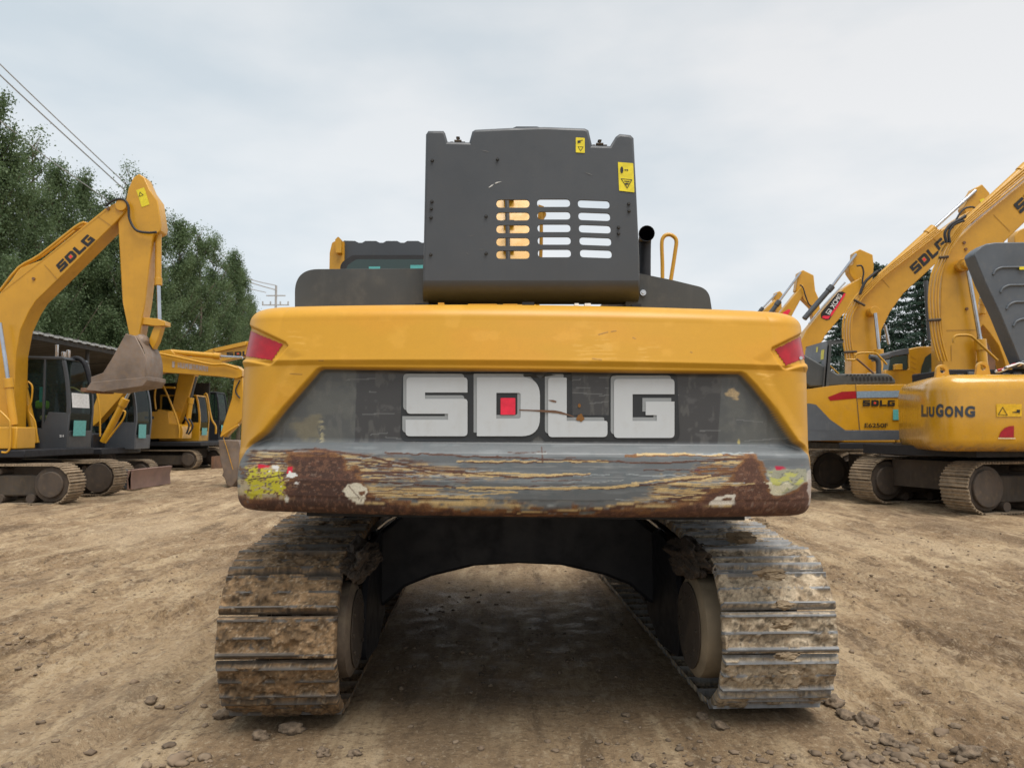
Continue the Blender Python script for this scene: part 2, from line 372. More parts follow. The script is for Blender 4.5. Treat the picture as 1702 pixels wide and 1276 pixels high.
# dirt colour: dry tan, damp brown patches, grey gravelly patches, streaks along the tracks' swing
def ground_mat():
    k = NT('yard_dirt'); 
    a = k.noise(.45, 5, .6); b = k.noise(2.6, 6, .65, (1, .45, 1)); c = k.noise(14, 6, .7); d = k.noise(75, 4, .7)
    e = k.noise(1.6, 8, .68, (1.9, .28, 1)); f = k.noise(4.5, 7, .7, (1.5, .5, 1))
    col = k.mix(k.ramp(a, .35, .65), (.27, .185, .11), (.44, .325, .205))
    col = k.mix(k.ramp(e, .50, .62, 0, .75), col, (.58, .46, .31))
    col = k.mix(k.ramp(e, .47, .36, 0, .85), col, (.14, .095, .058))
    col = k.mix(k.ramp(f, .53, .64, 0, .6), col, (.60, .49, .35))
    col = k.mix(k.ramp(f, .45, .34, 0, .6), col, (.14, .095, .06))
    col = k.mix(k.ramp(b, .54, .66, 0, .4), col, (.47, .36, .23))
    col = k.mix(k.ramp(b, .46, .34, 0, .6), col, (.16, .11, .07))
    col = k.mix(k.ramp(c, .52, .66, 0, .65), col, (.13, .09, .06))
    col = k.mix(k.ramp(c, .42, .30, 0, .6), col, (.54, .44, .32))
    big = k.noise(.28, 5, .6, (1.4, .5, 1)); col = k.mix(k.ramp(big, .50, .38, 0, .55), col, (.16, .11, .07)); col = k.mix(k.ramp(big, .55, .66, 0, .4), col, (.56, .45, .32))
    hh = k.noise(34, 6, .75, (1, .7, 1)); col = k.mix(k.ramp(hh, .53, .64, 0, .55), col, (.12, .085, .055)); col = k.mix(k.ramp(hh, .45, .36, 0, .5), col, (.62, .53, .40))
    col = k.mix(k.ramp(d, .60, .75, 0, .45), col, (.12, .09, .065))
    col = k.mix(k.ramp(d, .36, .26, 0, .6), col, (.58, .52, .42))
    # darker, glossier lane beneath and behind the machine (x about 0, y 4..9)
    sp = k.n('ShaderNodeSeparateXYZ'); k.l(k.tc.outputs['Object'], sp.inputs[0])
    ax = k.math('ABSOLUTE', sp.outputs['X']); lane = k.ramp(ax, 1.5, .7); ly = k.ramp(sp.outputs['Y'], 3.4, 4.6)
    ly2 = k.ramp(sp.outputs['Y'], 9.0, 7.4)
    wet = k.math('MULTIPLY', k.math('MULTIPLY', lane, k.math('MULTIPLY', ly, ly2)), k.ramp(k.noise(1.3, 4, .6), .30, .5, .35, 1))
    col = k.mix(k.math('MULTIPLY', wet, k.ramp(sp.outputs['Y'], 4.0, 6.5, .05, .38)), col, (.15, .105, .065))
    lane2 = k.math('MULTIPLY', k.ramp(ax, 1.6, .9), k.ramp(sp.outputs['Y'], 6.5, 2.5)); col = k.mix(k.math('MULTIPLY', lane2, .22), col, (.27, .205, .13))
    col = k.mix(1.0, col, (1.03, .985, .91), 'MULTIPLY')
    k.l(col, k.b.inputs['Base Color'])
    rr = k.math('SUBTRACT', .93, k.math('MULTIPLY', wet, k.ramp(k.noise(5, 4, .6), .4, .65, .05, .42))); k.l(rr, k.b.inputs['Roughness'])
    k.b.inputs['Specular IOR Level'].default_value = .3
    h = k.math('ADD', k.math('ADD', k.math('MULTIPLY', c, 1.2), k.math('MULTIPLY', hh, .9)), k.math('MULTIPLY', d, .5))
    k.bump(h, .045, .9)
    return k.m
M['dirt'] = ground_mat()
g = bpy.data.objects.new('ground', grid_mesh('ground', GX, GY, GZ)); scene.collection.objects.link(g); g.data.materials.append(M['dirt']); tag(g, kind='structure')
def gz(x, y): return float(ground_h(x, y))

# pebbles and crumbs: countless, one object
M['pebble'] = paint('dirt_clod', (.15, .108, .072), .95, (.29, .23, .16), .6, .45, bump=1)
M['lump'] = paint('packed_mud', (.20, .145, .09), .95, (.32, .25, .16), .6, .4, bump=1)
def rock_verts(r, seed, sub=1, flat=.6):
    bm = BM(); bmesh.ops.create_icosphere(bm, subdivisions=sub, radius=1)
    for v in bm.verts:
        n = mnoise.noise(v.co*1.3+Vector((seed, seed*.7, 0)))*.6 + mnoise.noise(v.co*3.1+Vector((0, seed, 3)))*.38 + (mnoise.noise(v.co*8+Vector((seed, 0, 3)))*.16 if sub > 2 else 0)
        v.co = v.co*(1+n); v.co.z *= flat
    bm.verts.ensure_lookup_table()
    vs = np.array([v.co[:] for v in bm.verts])*r; fs = [tuple(w.index for w in f.verts) for f in bm.faces]; bm.free(); return vs, fs
def clod_verts(seed):
    vs, fs = rock_verts(1, seed, 2, .7); return np.array([v*(1+.30*mnoise.noise(Vector(v)*3.7+Vector((seed, 0, 1)))) for v in vs]), fs
protos = [clod_verts(3.1*i) for i in range(6)]
R2 = np.random.RandomState(11); V = []; Fc = []; off = 0
for i in range(9500):
    y = 3.3 + 9*R2.rand()**1.9; x = (R2.rand()*2-1)*(y*.78+.2)
    foot = i > 9400
    if foot: sg = R2.rand() < .35; x = (-1.35 if sg else 1.75)+R2.randn()*.30; y = 3.82+R2.randn()*.16+(.25*R2.rand() if abs(x) > 1.75 else 0)
    if fbm(x*.9, y*.9, 3, 33) < .42+.25*R2.rand() and i > 1500 and not foot: continue
    if abs(x-.05) < 1.75 and 3.95 < y < 9 and abs(abs(x-.08)-1.28) < .4: continue
    s = .0032+(.022 if foot else .015)*R2.rand()**(2.5 if foot else 4) * (1.6 if abs(abs(x)-1.9) < .5 else 1)
    v, f = protos[i % 6]; a = R2.rand()*6.28; c, sn = math.cos(a), math.sin(a)
    v = v*s*np.array([1+.5*R2.rand(), 1, .7+.5*R2.rand()]); v = np.stack([v[:,0]*c-v[:,1]*sn+x, v[:,0]*sn+v[:,1]*c+y, v[:,2]+gz(x, y)+s*.25], -1)
    V.append(v); Fc += [tuple(j+off for j in t) for t in f]; off += len(v)
me = bpy.data.meshes.new('pebbles'); me.from_pydata(np.concatenate(V).tolist(), [], Fc); me.materials.append(M['pebble'])
o = bpy.data.objects.new('pebbles', me); scene.collection.objects.link(o); tag(o, 'small dry crumbs of earth and gravel scattered over the yard', 'gravel', kind='stuff')
me.polygons.foreach_set('use_smooth', [True]*len(me.polygons))
# individual clods seen in the foreground (photo pixel, radius)
clods = [(486,1212,.055,'largest dirt clod, just in front of the left crawler track'),(372,1188,.05,'dark dirt clod at the outer foot of the left track'),(433,1222,.04,'flat brown clod left of the largest clod'),
 (590,1252,.030,'small clod between the tracks, at the bottom edge of the picture'),(536,1248,.028,'flat crumb of dirt below the largest clod'),(1040,1188,.022,'tiny clod in the lane near the right track'),
 (1168,1190,.030,'lone clod left of the right track foot'),(1196,1206,.038,'round clod just below the inner corner of the right track'),(1385,1165,.055,'big dark clod touching the outer foot of the right track'),
 (1404,1188,.045,'clod lying beside the big dark one at the right track'),(1440,1198,.05,'rounded clod farther right of the right track foot'),(1478,1232,.045,'dark clod near the lower right corner area'),
 (1610,1250,.05,'rough clod closest to the bottom right corner'),(1540,1150,.022,'small stone far right of the right track'),(250,1165,.035,'dark clod in the dirt well left of the left track'),
 (1060,1258,.024,'small stone at the bottom edge right of the middle'),(88,1028,.03,'pale stone on the far left of the yard'),(1455,1262,.035,'pale yellowish stone at the bottom edge below the right track')]
cl0 = []
for i in range(4):
    v, f = rock_verts(1, 5.7*i+2, 3, .62); m_ = bpy.data.meshes.new('dirt_clod'); m_.from_pydata(v.tolist(), [], f); m_.materials.append(M['pebble']); m_.polygons.foreach_set('use_smooth', [True]*len(f)); cl0.append(m_)
for i, (px, py, r, lb) in enumerate(clods):
    b = at(px, py, 1.0); Y = CAM_H/(CAM_H-b.z); p = at(px, py, Y); 
    for _ in range(3): Y = (CAM_H-gz(p.x, p.y)-r*.2)/(CAM_H-b.z); p = at(px, py, Y)
    o = bpy.data.objects.new('dirt_clod', cl0[i % 4]); scene.collection.objects.link(o); o.location = (p.x, p.y, gz(p.x, p.y)+r*.25); o.scale = (r*1.1, r, r*.95); o.rotation_euler = (0, 0, i*1.3)
    tag(o, lb, 'dirt clod', 'clods of earth lying on the yard')

# ================================================================== MAIN EXCAVATOR
EX = empty('crawler_excavator', (.07, 6.3, 0), 'yellow and charcoal excavator seen from behind in the foreground, scraped rusty counterweight, bonnet raised', 'excavator')
# ---- counterweight: one dense surface so its chips, scratches and rust are traced where they are
CWX, CWW, CWR, CWY = .066, 1.478, .24, 3.735
prof = []   # (z, inset)
for t in np.linspace(0, 1, 12): a = t*PI/2; prof.append((1.133+.085*(1-math.cos(a)), .085*(1-math.sin(a))+.0))
prof = [(1.133, .5), (1.133, .30)] + prof
for z in np.arange(1.222, 2.09, .0042): prof.append((z, None))
for t in np.linspace(0, 1, 14)[1:]: a = t*PI/2; prof.append((2.09+.090*math.sin(a), .050+.15*(1-math.cos(a))))
prof += [(2.18, .33), (2.18, .62)]
def main_inset(z): # (outside the grey panel, inside the grey panel)
    yo = np.interp(z, [1.2, 1.42, 1.45, 1.86, 1.885, 1.90, 2.09], [.0, .0, .006, .012, .0, .004, .050])
    gi = np.interp(z, [1.2, 1.30, 1.425, 1.44, 1.487, 1.50, 1.86], [.0, -.012, 0.0, .006, .062, .066, .060])
    return yo, gi
arc = np.linspace(0, PI/2, 46)[1:-1]
wb = CWW-CWR; S = []
for y in np.linspace(1.0, .05, 8): S.append(('s', -1, y))
for a in arc[::-1]: S.append(('c', -1, a))
for x in np.linspace(-wb, wb, 580): S.append(('b', x, 0))
for a in arc: S.append(('c', 1, a))
for y in np.linspace(.05, 1.0, 8): S.append(('s', 1, y))
def cw_xy(s, d):
    k, a, b = s; sag = .13; w = CWW-d*.55
    if k == 'b': x = a*(w-CWR)/wb; return x, sag*(x/wb)**2+d, 0, 1
    yb = sag+d; xc = w-CWR; yc = yb+CWR
    if k == 'c': return a*(xc+CWR*math.sin(b)), yc-CWR*math.cos(b), a, 0
    return a*w, yc+b, a, 0
ROLL = Matrix.Translation((CWX, 0, 1.6)) @ Matrix.Rotation(math.radians(.55), 4, 'Y') @ Matrix.Translation((-CWX, 0, -1.6))
RM = np.array(ROLL)
nr, nc = len(prof), len(S); zz = np.array([p[0] for p in prof]); X = np.zeros((nr, nc)); Y = X.copy(); Z = np.repeat(zz[:, None], nc, 1)
for it in range(2):
    ins = np.zeros((nr, nc))
    for r in range(nr):
        if prof[r][1] is not None: ins[r] = prof[r][1]
        else:
            yo, gi = main_inset(zz[r]); ins[r] = yo if it == 0 else yo+(gi-yo)*G[r]
    if it:  # reflector pockets and the crease running from them
        ins += .014*sstep(2, -3, np.minimum(poly_sdf(PXc, PYc, REFL_POCKET_L), poly_sdf(PXc, PYc, REFL_POCKET_R)))*(ins < .1)
        ins += .007*sstep(6, -14, np.minimum(poly_sdf(PXc, PYc, FAC_L), poly_sdf(PXc, PYc, FAC_R)))*(ins < .1)
    base = [cw_xy(s, 0) for s in S]
    for c, s in enumerate(S):
        k, a, b = s
        w = CWW-np.maximum(0, ins[:, c])*.38; xc = w-CWR
        if k == 'b': x = a*xc/wb; X[:, c] = x; Y[:, c] = .13*(x/wb)**2+ins[:, c]
        elif k == 'c': X[:, c] = a*(xc+CWR*math.sin(b)); Y[:, c] = .13+ins[:, c]+CWR-CWR*math.cos(b)
        else: X[:, c] = a*w; Y[:, c] = .13+ins[:, c]+CWR+b
    P3 = np.stack([X+CWX, Y+CWY, Z, np.ones_like(X)], -1) @ RM.T; P3 = P3[..., :3]
    PX, PY = proj(P3)
    if it == 0:
        PXc, PYc = PX.copy(), PY.copy(); m = nc//2
        il = np.argmin(PX[:, :m], 1); ir = m+np.argmax(PX[:, m:], 1)
        for r in range(nr):
            PXc[r, :il[r]] = PX[r, il[r]]; PYc[r, :il[r]] = PY[r, il[r]]; PXc[r, ir[r]:] = PX[r, ir[r]]; PYc[r, ir[r]:] = PY[r, ir[r]]
        PANEL = [(535,613),(1232,621),(1238,624),(1256,643),(1283,676),(1307,711),(1324,735),(1336,743),(1344,757),(1347,778),(1420,790),(1420,930),(330,930),(330,800),(394,790),(399,766),(408,749),(417,737),(440,719),(472,679),(505,642),(528,616)]
        sdP = poly_sdf(PXc, PYc, PANEL); G = sstep(5, -5, sdP)
        REFL_POCKET_L = [(398,535),(412,540),(474,569),(478,575),(450,604),(446,606),(395,597)]
        REFL_Q = ([(409,548),(412,549),(467,571.5),(448,598),(405,591),(398,590)], [(1291.5,580),(1336,558),(1350,552),(1352,597),(1340,595),(1311,607)])
        REFL_POCKET_R = [(1352,545),(1337,552),(1284,578),(1283,583),(1304,612),(1310,614),(1354,602)]
        FAC_L = [(395,540),(412,540),(500,592),(468,640),(440,690),(395,780)]; FAC_R = [(1360,545),(1337,550),(1255,598),(1282,650),(1318,710),(1360,790)]
# ---- its colours, traced in the photograph's own pixel grid on the metal
def lerp(c, col, m): return c+(np.array(col)-c)*np.clip(m, 0, 1)[..., None]
def paint_cw(px, py, sd):
    n1 = fbm(px/14, py/9, 4, 1); n2 = fbm(px/70, py/4.5, 4, 2); n3 = fbm(px/5, py/4, 3, 3); n4 = fbm(px/160, py/60, 3, 4); n5 = fbm(px/38, py/2.6, 3, 6)
    wob = (n1-.5)*46+(n2-.5)*34
    C = np.zeros(px.shape+(4,)); C[..., :3] = YEL; C[..., 3] = .40
    C = lerp(C, (.60, .275, .012, .46), sstep(.52, .7, n4)*.5)
    C = lerp(C, (.78, .42, .06, .5), sstep(.60, .75, fbm(px/45, py/22, 4, 9))*.18)
    for q, a in (([(950,560),(1010,556),(1030,600),(960,604)], .25), ([(1060,575),(1095,575),(1095,606),(1062,606)], .3), ([(1255,612),(1285,622),(1280,640),(1262,636)], .8), ([(475,545),(500,552),(515,585),(490,580)], .3)):
        C = lerp(C, (.80, .47, .10, .6), sstep(4, -8, poly_sdf(px, py, q)+wob*.4)*a*sstep(.5, .6, n5))
    # grey panel
    gm = sstep(.9, -.9, sd); grey = np.zeros_like(C); grey[:] = (.088, .094, .095, .40)
    grey = lerp(grey, (.125, .13, .12, .5), sstep(.45, .7, fbm(px/30, py/22, 3, 7))*.6)
    film = sstep(0, 1.5, px-583+ (py-650)*.04)*sstep(0, 1.5, 1209-px-(py-650)*.05); grey = lerp(grey, (.052, .053, .056, .38), film*.95)
    grey = lerp(grey, (.12, .12, .12, .5), film*sstep(.62, .75, fbm(px/22, py/16, 4, 12))*.5)
    grey = lerp(grey, (.40, .36, .22, .6), np.exp(-((px-523)/5)**2)*sstep(690, 700, py)*sstep(.45, .6, n3)*.8)
    grey = lerp(grey, (.30, .25, .13, .6), sstep(4, -6, poly_sdf(px, py, [(470,700),(520,690),(522,730),(480,728)])+wob*.3)*.35)
    grey = lerp(grey, (.48, .36, .20, .7), sstep(2, -2, poly_sdf(px, py, [(1214,652),(1230,644),(1240,652),(1236,662),(1216,658)])+wob*.15)*.9)
    grey = lerp(grey, (.5, .42, .15, .7), sstep(1.5, -1, np.hypot((px-1240)/2.2, (py-735)/5)*3-3+wob*.05)*.8)
    # ledge and lower band
    band = sstep(735, 738, py+(px-870)*-.004)
    low = np.zeros_like(C); low[:] = (.120, .132, .140, .42); low = lerp(low, (.19, .21, .22, .5), sstep(.5, .7, n2)*.5); low = lerp(low, (.10, .12, .13, .45), sstep(.55, .7, n1)*.5)
    cream, rust, orange, dark = (.52, .38, .18, .62), (.100, .046, .030, .85), (.20, .095, .040, .85), (.05, .026, .020, .8)
    yt = np.interp(px, [395,415,480,520,560,640,760,900,1180,1250,1290,1350], [745,746,746,744,748,752,758,760,760,750,756,760])
    bnd = sstep(0, 3, py-yt)
    def zone(poly, amp=1.0): return poly_sdf(px, py, poly)+wob*amp
    strk = n5*.55+n2*.45+(n3-.5)*.13+(fbm(px/16, py/8, 3, 95)-.5)*.08
    SL = [(415,746),(520,745),(640,757),(760,775),(860,789),(880,795),(800,799),(660,803),(520,815),(400,800)]
    low = lerp(low, cream, sstep(2, -8, zone(SL, .30))*sstep(.50, .56, strk)*bnd*.85)
    low = lerp(low, rust, sstep(6, -10, zone(SL, .45))*sstep(.52, .45, strk)*bnd*sstep(860, 640, px))
    CL = [(590,812),(650,800),(740,812),(850,832),(900,846),(720,852),(640,838)]
    low = lerp(low, cream, sstep(4, -8, zone(CL, .45))*sstep(.38, .48, strk))
    CR = [(1080,802),(1150,782),(1185,760),(1245,752),(1250,790),(1200,822),(1120,840),(1010,848),(1080,830)]
    low = lerp(low, cream, sstep(6, -8, zone(CR, .45))*sstep(.47, .54, strk)*bnd)
    low = lerp(low, orange, sstep(6, -8, zone(CR, .45))*sstep(.45, .38, strk)*bnd)
    B = [(700,846),(880,845),(1010,838),(1090,822),(1180,808),(1200,852),(700,856)]
    low = lerp(low, cream, sstep(2, -5, zone(B, .25))*sstep(.52, .58, fbm(px/50, py/2.2, 4, 15)))
    low = lerp(low, rust, sstep(2, -5, zone(B, .25))*sstep(.48, .42, fbm(px/50, py/2.2, 4, 15)))
    RL = [(480,752),(512,750),(560,758),(600,790),(600,815),(640,834),(720,849),(900,853),(1000,853),(1090,849),(1350,845),(1350,890),(380,890),(385,822),(420,828),(470,826),(484,790)]
    RR = [(1236,762),(1248,751),(1260,764),(1270,790),(1284,824),(1300,823),(1322,811),(1345,800),(1352,880),(960,880),(1000,856),(1100,848),(1140,838),(1190,818),(1222,790)]
    e = np.minimum(zone(RL, .55), zone(RR, .35))
    low = lerp(low, orange, sstep(5, 0, e-3)*bnd); low = lerp(low, rust, sstep(2, -5, e)*bnd)
    low = lerp(low, dark, sstep(-4, -16, e+(n1-.5)*30)*bnd*.7*sstep(1260, 700, px+0*py)); low = lerp(low, (.20, .10, .06, .85), sstep(-4, -12, e)*sstep(.55, .68, n3)*bnd*.6)
    low = lerp(low, (.26, .19, .15, .8), sstep(-4, -12, e)*sstep(.72, .78, fbm(px/7, py/3, 3, 22))*.5)
    # fine horizontal scrapes through everything
    fs1 = fbm(px/60, py/1.5, 4, 83); zz_ = np.minimum(zone(SL, .4), np.minimum(zone(CR, .4), zone(CL, .4)))
    low = lerp(low, rust, sstep(6, -8, zz_)*sstep(2, 8, e)*sstep(.60, .64, fs1)*bnd*.8); low = lerp(low, (.34, .22, .10, .7), sstep(6, -8, zz_)*sstep(2, 8, e)*sstep(.40, .36, fs1)*bnd*.6)
    low = lerp(low, (.22, .23, .23, .5), sstep(.64, .70, fbm(px/90, py/1.4, 4, 84))*bnd*sstep(0, 8, e)*.6)
    # left end: torn sticker
    low = lerp(low, (.50, .42, .26, .6), sstep(3, -3, poly_sdf(px, py, [(396,790),(412,800),(470,818),(480,828),(420,828),(398,820)])+wob*.4)*.8)
    c = (fbm(px/13, py/7, 3, 31)-.5)
    low = lerp(low, (.50, .46, .03, .5), sstep(1.5, -1.5, poly_sdf(px, py, [(411,781),(428,777),(474,780),(477,800),(472,822),(440,812),(432,826),(412,827)])+c*26)*sstep(.02, .07, np.abs(c)))
    low = lerp(low, (.16, .09, .05, .7), sstep(1.5, -1.5, poly_sdf(px, py, [(400,772),(490,770),(490,832),(400,832)])+c*10)*sstep(.60, .66, fbm(px/5, py/4, 4, 91)))
    low = lerp(low, (.60, .01, .04, .4), sstep(1, -1, poly_sdf(px, py, [(428,771),(449,773),(448,777),(430,777)])+c*5)); low = lerp(low, (.60, .01, .04, .4), sstep(1, -1, poly_sdf(px, py, [(478,776),(486,775),(488,783),(480,792),(477,786)])+c*7))
    low = lerp(low, (.7, .7, .68, .5), sstep(1, -1, poly_sdf(px, py, [(478,788),(490,782),(494,790),(484,803),(476,800)])+c*40)); low = lerp(low, (.7, .7, .68, .5), sstep(1, -1, poly_sdf(px, py, [(455,774),(474,775),(475,779),(456,779)])+c*30)); low = lerp(low, (.6, .58, .5, .6), sstep(1, -1, np.hypot((px-477)/2.5, (py-829)/5)*3-3+c*6))
    # right end: faded sticker remains
    sr = poly_sdf(px, py, [(1272,780),(1340,778),(1340,800),(1325,812),(1298,823),(1284,822),(1276,800)])
    low = lerp(low, (.30, .30, .22, .55), sstep(2, -2, sr+c*10)); low = lerp(low, (.42, .42, .12, .5), sstep(2, -2, sr+4)*sstep(.02, .08, c)); low = lerp(low, (.12, .12, .09, .6), sstep(2, -2, sr+3)*sstep(.03, .0, np.abs(c+.03)))
    low = lerp(low, (.62, .58, .42, .6), sstep(1, -1, poly_sdf(px, py, [(1273,792),(1279,795),(1284,806),(1312,806),(1298,822),(1280,822)])+c*22)*.85)
    low = lerp(low, (.45, .01, .05, .4), sstep(1, -1, poly_sdf(px, py, [(1289,776),(1304,774),(1305,778),(1290,780)])+c*8)); low = lerp(low, (.45, .01, .05, .4), sstep(1, -1, poly_sdf(px, py, [(1318,773),(1334,771),(1335,775),(1320,776)])+c*8))
    low = lerp(low, (.6, .55, .5, .6), sstep(1.2, -1, poly_sdf(px, py, [(1341,782),(1347,780),(1349,830),(1345,842),(1343,820),(1340,810)])+c*6)*.6)
    # bare bright patches
    wl = poly_sdf(px, py, [(568,815),(579,804),(600,801),(612,812),(607,834),(592,838),(581,827)]); low = lerp(low, (.66, .62, .50, .6), sstep(1, -1, wl+c*8)); low = lerp(low, (.17, .08, .04, .8), sstep(1, -1, poly_sdf(px, py, [(594,816),(607,815),(608,822),(600,826)])+c*6)); low = lerp(low, (.12, .06, .04, .8), sstep(1.4, 0, np.abs((px-585)*.75-(py-812)*.62+3*c))*(wl < -2))
    wr = poly_sdf(px, py, [(1180,833),(1190,824),(1218,822),(1224,834),(1210,841),(1187,841)]); low = lerp(low, (.66, .62, .54, .6), sstep(1, -1, wr+c*12)); low = lerp(low, (.14, .07, .04, .8), sstep(1, -1, np.hypot((px-1206)/7, (py-829)/2.5)*3-3+c*8))
    # individual scratches: points, half width, colour
    SC = [([(520,745),(600,756),(660,770),(720,781),(800,788),(862,793)], 1.6, rust), ([(520,760),(600,765),(680,778),(740,792)], 1.2, rust), ([(500,793),(600,799),(700,806),(800,812),(1010,812),(1100,803),(1180,792),(1235,783)], 1.2, rust),
          ([(640,752),(760,757),(900,762),(1040,768),(1090,770),(1235,762)], 1.2, rust), ([(1040,758),(1130,756),(1210,757),(1236,760)], 1.6, orange), ([(1060,756),(1120,754),(1200,756)], 1.1, cream),
          ([(760,766),(880,767),(1010,767)], 1.3, cream), ([(762,768),(900,768)], .8, rust), ([(770,787),(820,786),(900,788),(980,788),(860,791),(775,790)], 1.2, cream), ([(765,784),(800,788),(865,793),(960,790),(980,789)], .9, rust),
          ([(760,810),(880,811),(1000,811),(1060,806)], 1.6, cream), ([(780,815),(860,817),(760,825)], .9, cream), ([(1050,803),(1120,796),(1180,790)], 1.2, cream), ([(840,855),(1000,849),(1090,832),(1180,822)], 1.5, rust), ([(860,852),(980,846),(1080,830)], .9, cream),
          ([(901,742),(902,770)], .7, rust), ([(1070,780),(1150,781)], .7, rust), ([(1155,781),(1162,781)], 1.8, (.14, .05, .05, .8)), ([(415,748),(460,750),(520,746)], 1.2, dark), ([(415,797),(450,792),(478,788)], .9, dark)]
    for i in range(34):
        x0 = R2.uniform(600, 1180); y0 = R2.uniform(752, 850); L = R2.uniform(15, 110); sl_ = R2.uniform(-.06, .03)
        SC.append(([(x0, y0), (x0+L, y0+L*sl_)], R2.uniform(.35, .8), [cream, (.3, .33, .34, .5), rust, (.3, .33, .34, .5), (.28,.29,.28,.5)][i % 5]))
    for pts, w, col in SC:
        x0 = min(p[0] for p in pts)-12; x1 = max(p[0] for p in pts)+12; y0 = min(p[1] for p in pts)-8; y1 = max(p[1] for p in pts)+8
        mm = (px > x0) & (px < x1) & (py > y0) & (py < y1)
        if not mm.any(): continue
        a, b = px[mm], py[mm]+(n1[mm]-.5)*5; d = np.full(a.shape, 1e9)
        for (ax, ay), (bx, by) in zip(pts[:-1], pts[1:]):
            vx, vy = bx-ax, by-ay; t = np.clip(((a-ax)*vx+(b-ay)*vy)/(vx*vx+vy*vy), 0, 1); d = np.minimum(d, np.hypot(a-ax-t*vx, b-ay-t*vy))
        ww = w*(.5+1.1*fbm(a/9, b*0+w*7, 2, 40)); low[mm] = lerp(low[mm], col, sstep(ww+.7, ww-.5, d))
    grey = grey*(1-band[..., None])+low*band[..., None]
    for i in range(40):    # fine pale scuffs over the panel
        x0 = R2.uniform(560, 1290); y0 = R2.uniform(625, 735); L = R2.uniform(8, 70); h = R2.uniform(-.12, .1)
        mm = (np.abs(py-y0-(px-x0)*h) < .8) & (px > x0) & (px < x0+L); grey[mm] = lerp(grey[mm], (.24, .25, .25, .5), np.full(mm.sum(), .45))
    grey = lerp(grey, (.15, .15, .14, .55), sstep(.58, .72, fbm(px/9, py/26, 4, 66))*.35*(1-band))
    C = C*(1-gm[..., None])+grey*gm[..., None]
    # dirty seam along the edge of the yellow
    C = lerp(C, (.20, .12, .04, .7), np.exp(-((sd-1.5)/1.6)**2)*.35)
    for (ax, ay, bx, by) in ((995,556,1010,552),(1016,551,1024,550),(1052,561,1056,563),(530,599,537,599),(482,621,502,622),(985,596,1000,598),(1148,585,1150,586),(1338,610,1339,616)):
        vx, vy = bx-ax, by-ay; t = np.clip(((px-ax)*vx+(py-ay)*vy)/(vx*vx+vy*vy), 0, 1); d = np.hypot(px-ax-t*vx, py-ay-t*vy); C = lerp(C, (.20, .10, .03, .7), sstep(1.5, .2, d)*.75)
    return C
sdP = poly_sdf(PXc, PYc, PANEL)
COL = paint_cw(PXc, PYc, sdP)
COL[:3, :, :3] = (.05, .03, .02)
me = grid_mesh('counterweight', P3[..., 0], P3[..., 1], P3[..., 2], COL.reshape(-1, 4))
k = attr_mat('counterweight_paint'); k.node_tree.nodes['Principled BSDF'].inputs['Coat Weight'].default_value = .0
me.materials.append(k); CW = bpy.data.objects.new('counterweight', me); scene.collection.objects.link(CW); set_parent(CW, EX)
# closing deck on top of the counterweight (behind the rolled edge)
fl = slice(1, nr-2); FPX = PX[fl].ravel(); FPY = PY[fl].ravel(); FY = P3[fl][..., 1].ravel()
_ord = np.argsort(FPX); FPXs = FPX[_ord]; FPYs = FPY[_ord]; FYs = FY[_ord]
def surf(px, py):
    a, b = np.searchsorted(FPXs, (px-4, px+4)); d = (FPXs[a:b]-px)**2+(FPYs[a:b]-py)**2; i = np.argsort(d)[:12]
    dd = d[i]; near = FYs[a:b][i]; ok = near < near.min()+.05; return float(np.average(near[ok], weights=1/(dd[ok]+.2)))
def conform(name, loops, off, mat, parent, step=9, thick=0):
    bm = BM(); fine = [resample(l, step) for l in loops]
    tri = tessellate_polygon([[Vector((*p, 0)) for p in l] for l in fine]); flat = [p for l in fine for p in l]
    addv(bm, [(p[0], p[1], 0) for p in flat], tri)
    for _ in range(3):
        es = [e for e in bm.edges if e.calc_length() > step*2]
        if not es: break
        bmesh.ops.subdivide_edges(bm, edges=es, cuts=1); bmesh.ops.triangulate(bm, faces=[f for f in bm.faces if len(f.verts) > 3])
    for v in bm.verts: v.co = at(v.co.x, v.co.y, surf(v.co.x, v.co.y)-off)
    bmesh.ops.recalc_face_normals(bm, faces=bm.faces)
    if sum(f.normal.y for f in bm.faces) > 0: bmesh.ops.reverse_faces(bm, faces=bm.faces)
    return obj(name, bm, mat, parent, smooth=None, recalc=False)
LT = lambda x, y: (660+x/3.546, 600+y/3.546)
def lt(loops, dx=0, dy=0): return [[LT(x+dx, y+dy) for x, y in l] for l in loops]
M['film'] = paint('black_film_border', (.022, .026, .03), .35, (.09, .09, .09), .3, .1)
back = rpoly([(30,72,40),(790,66,25),(845,104,8),(885,68,20),(1030,70,10),(1034,318),(1250,318),(1250,100,25),(1275,74,15),(1650,74,30),(1668,470,45),(870,470,15),(835,434,8),(785,470,15),(18,470,45)])
bk = conform('logo_backing', lt([back]), .003, 'film', CW)
for ch in 'SDLG':
    conform('letter_edge', lt(LET[ch][:1]+([LET[ch][1]] if ch == 'D' else []), -19, -21), .0055, 'letter_grey', CW)
    conform('letter', lt(LET[ch]), .009, 'white', CW)
conform('emblem', lt([RED_SQ]), .009, 'red_letter', CW)
thin = [(720,284),(800,287),(880,288),(930,290),(965,297),(1020,316),(1045,326),(1042,330),(1000,318),(950,308),(900,303),(860,300),(800,294),(720,291)]
conform('rust_streak', lt([thin]), .011, 'rust', CW, 6)
conform('rust_streak', lt([[(890,229),(920,229),(940,236),(938,243),(915,240)]]), .011, 'rust', CW, 6)
M['rust_spot'] = paint('orange_rust', (.24, .11, .03), .9, (.10, .05, .03), .6, .4, bump=1)
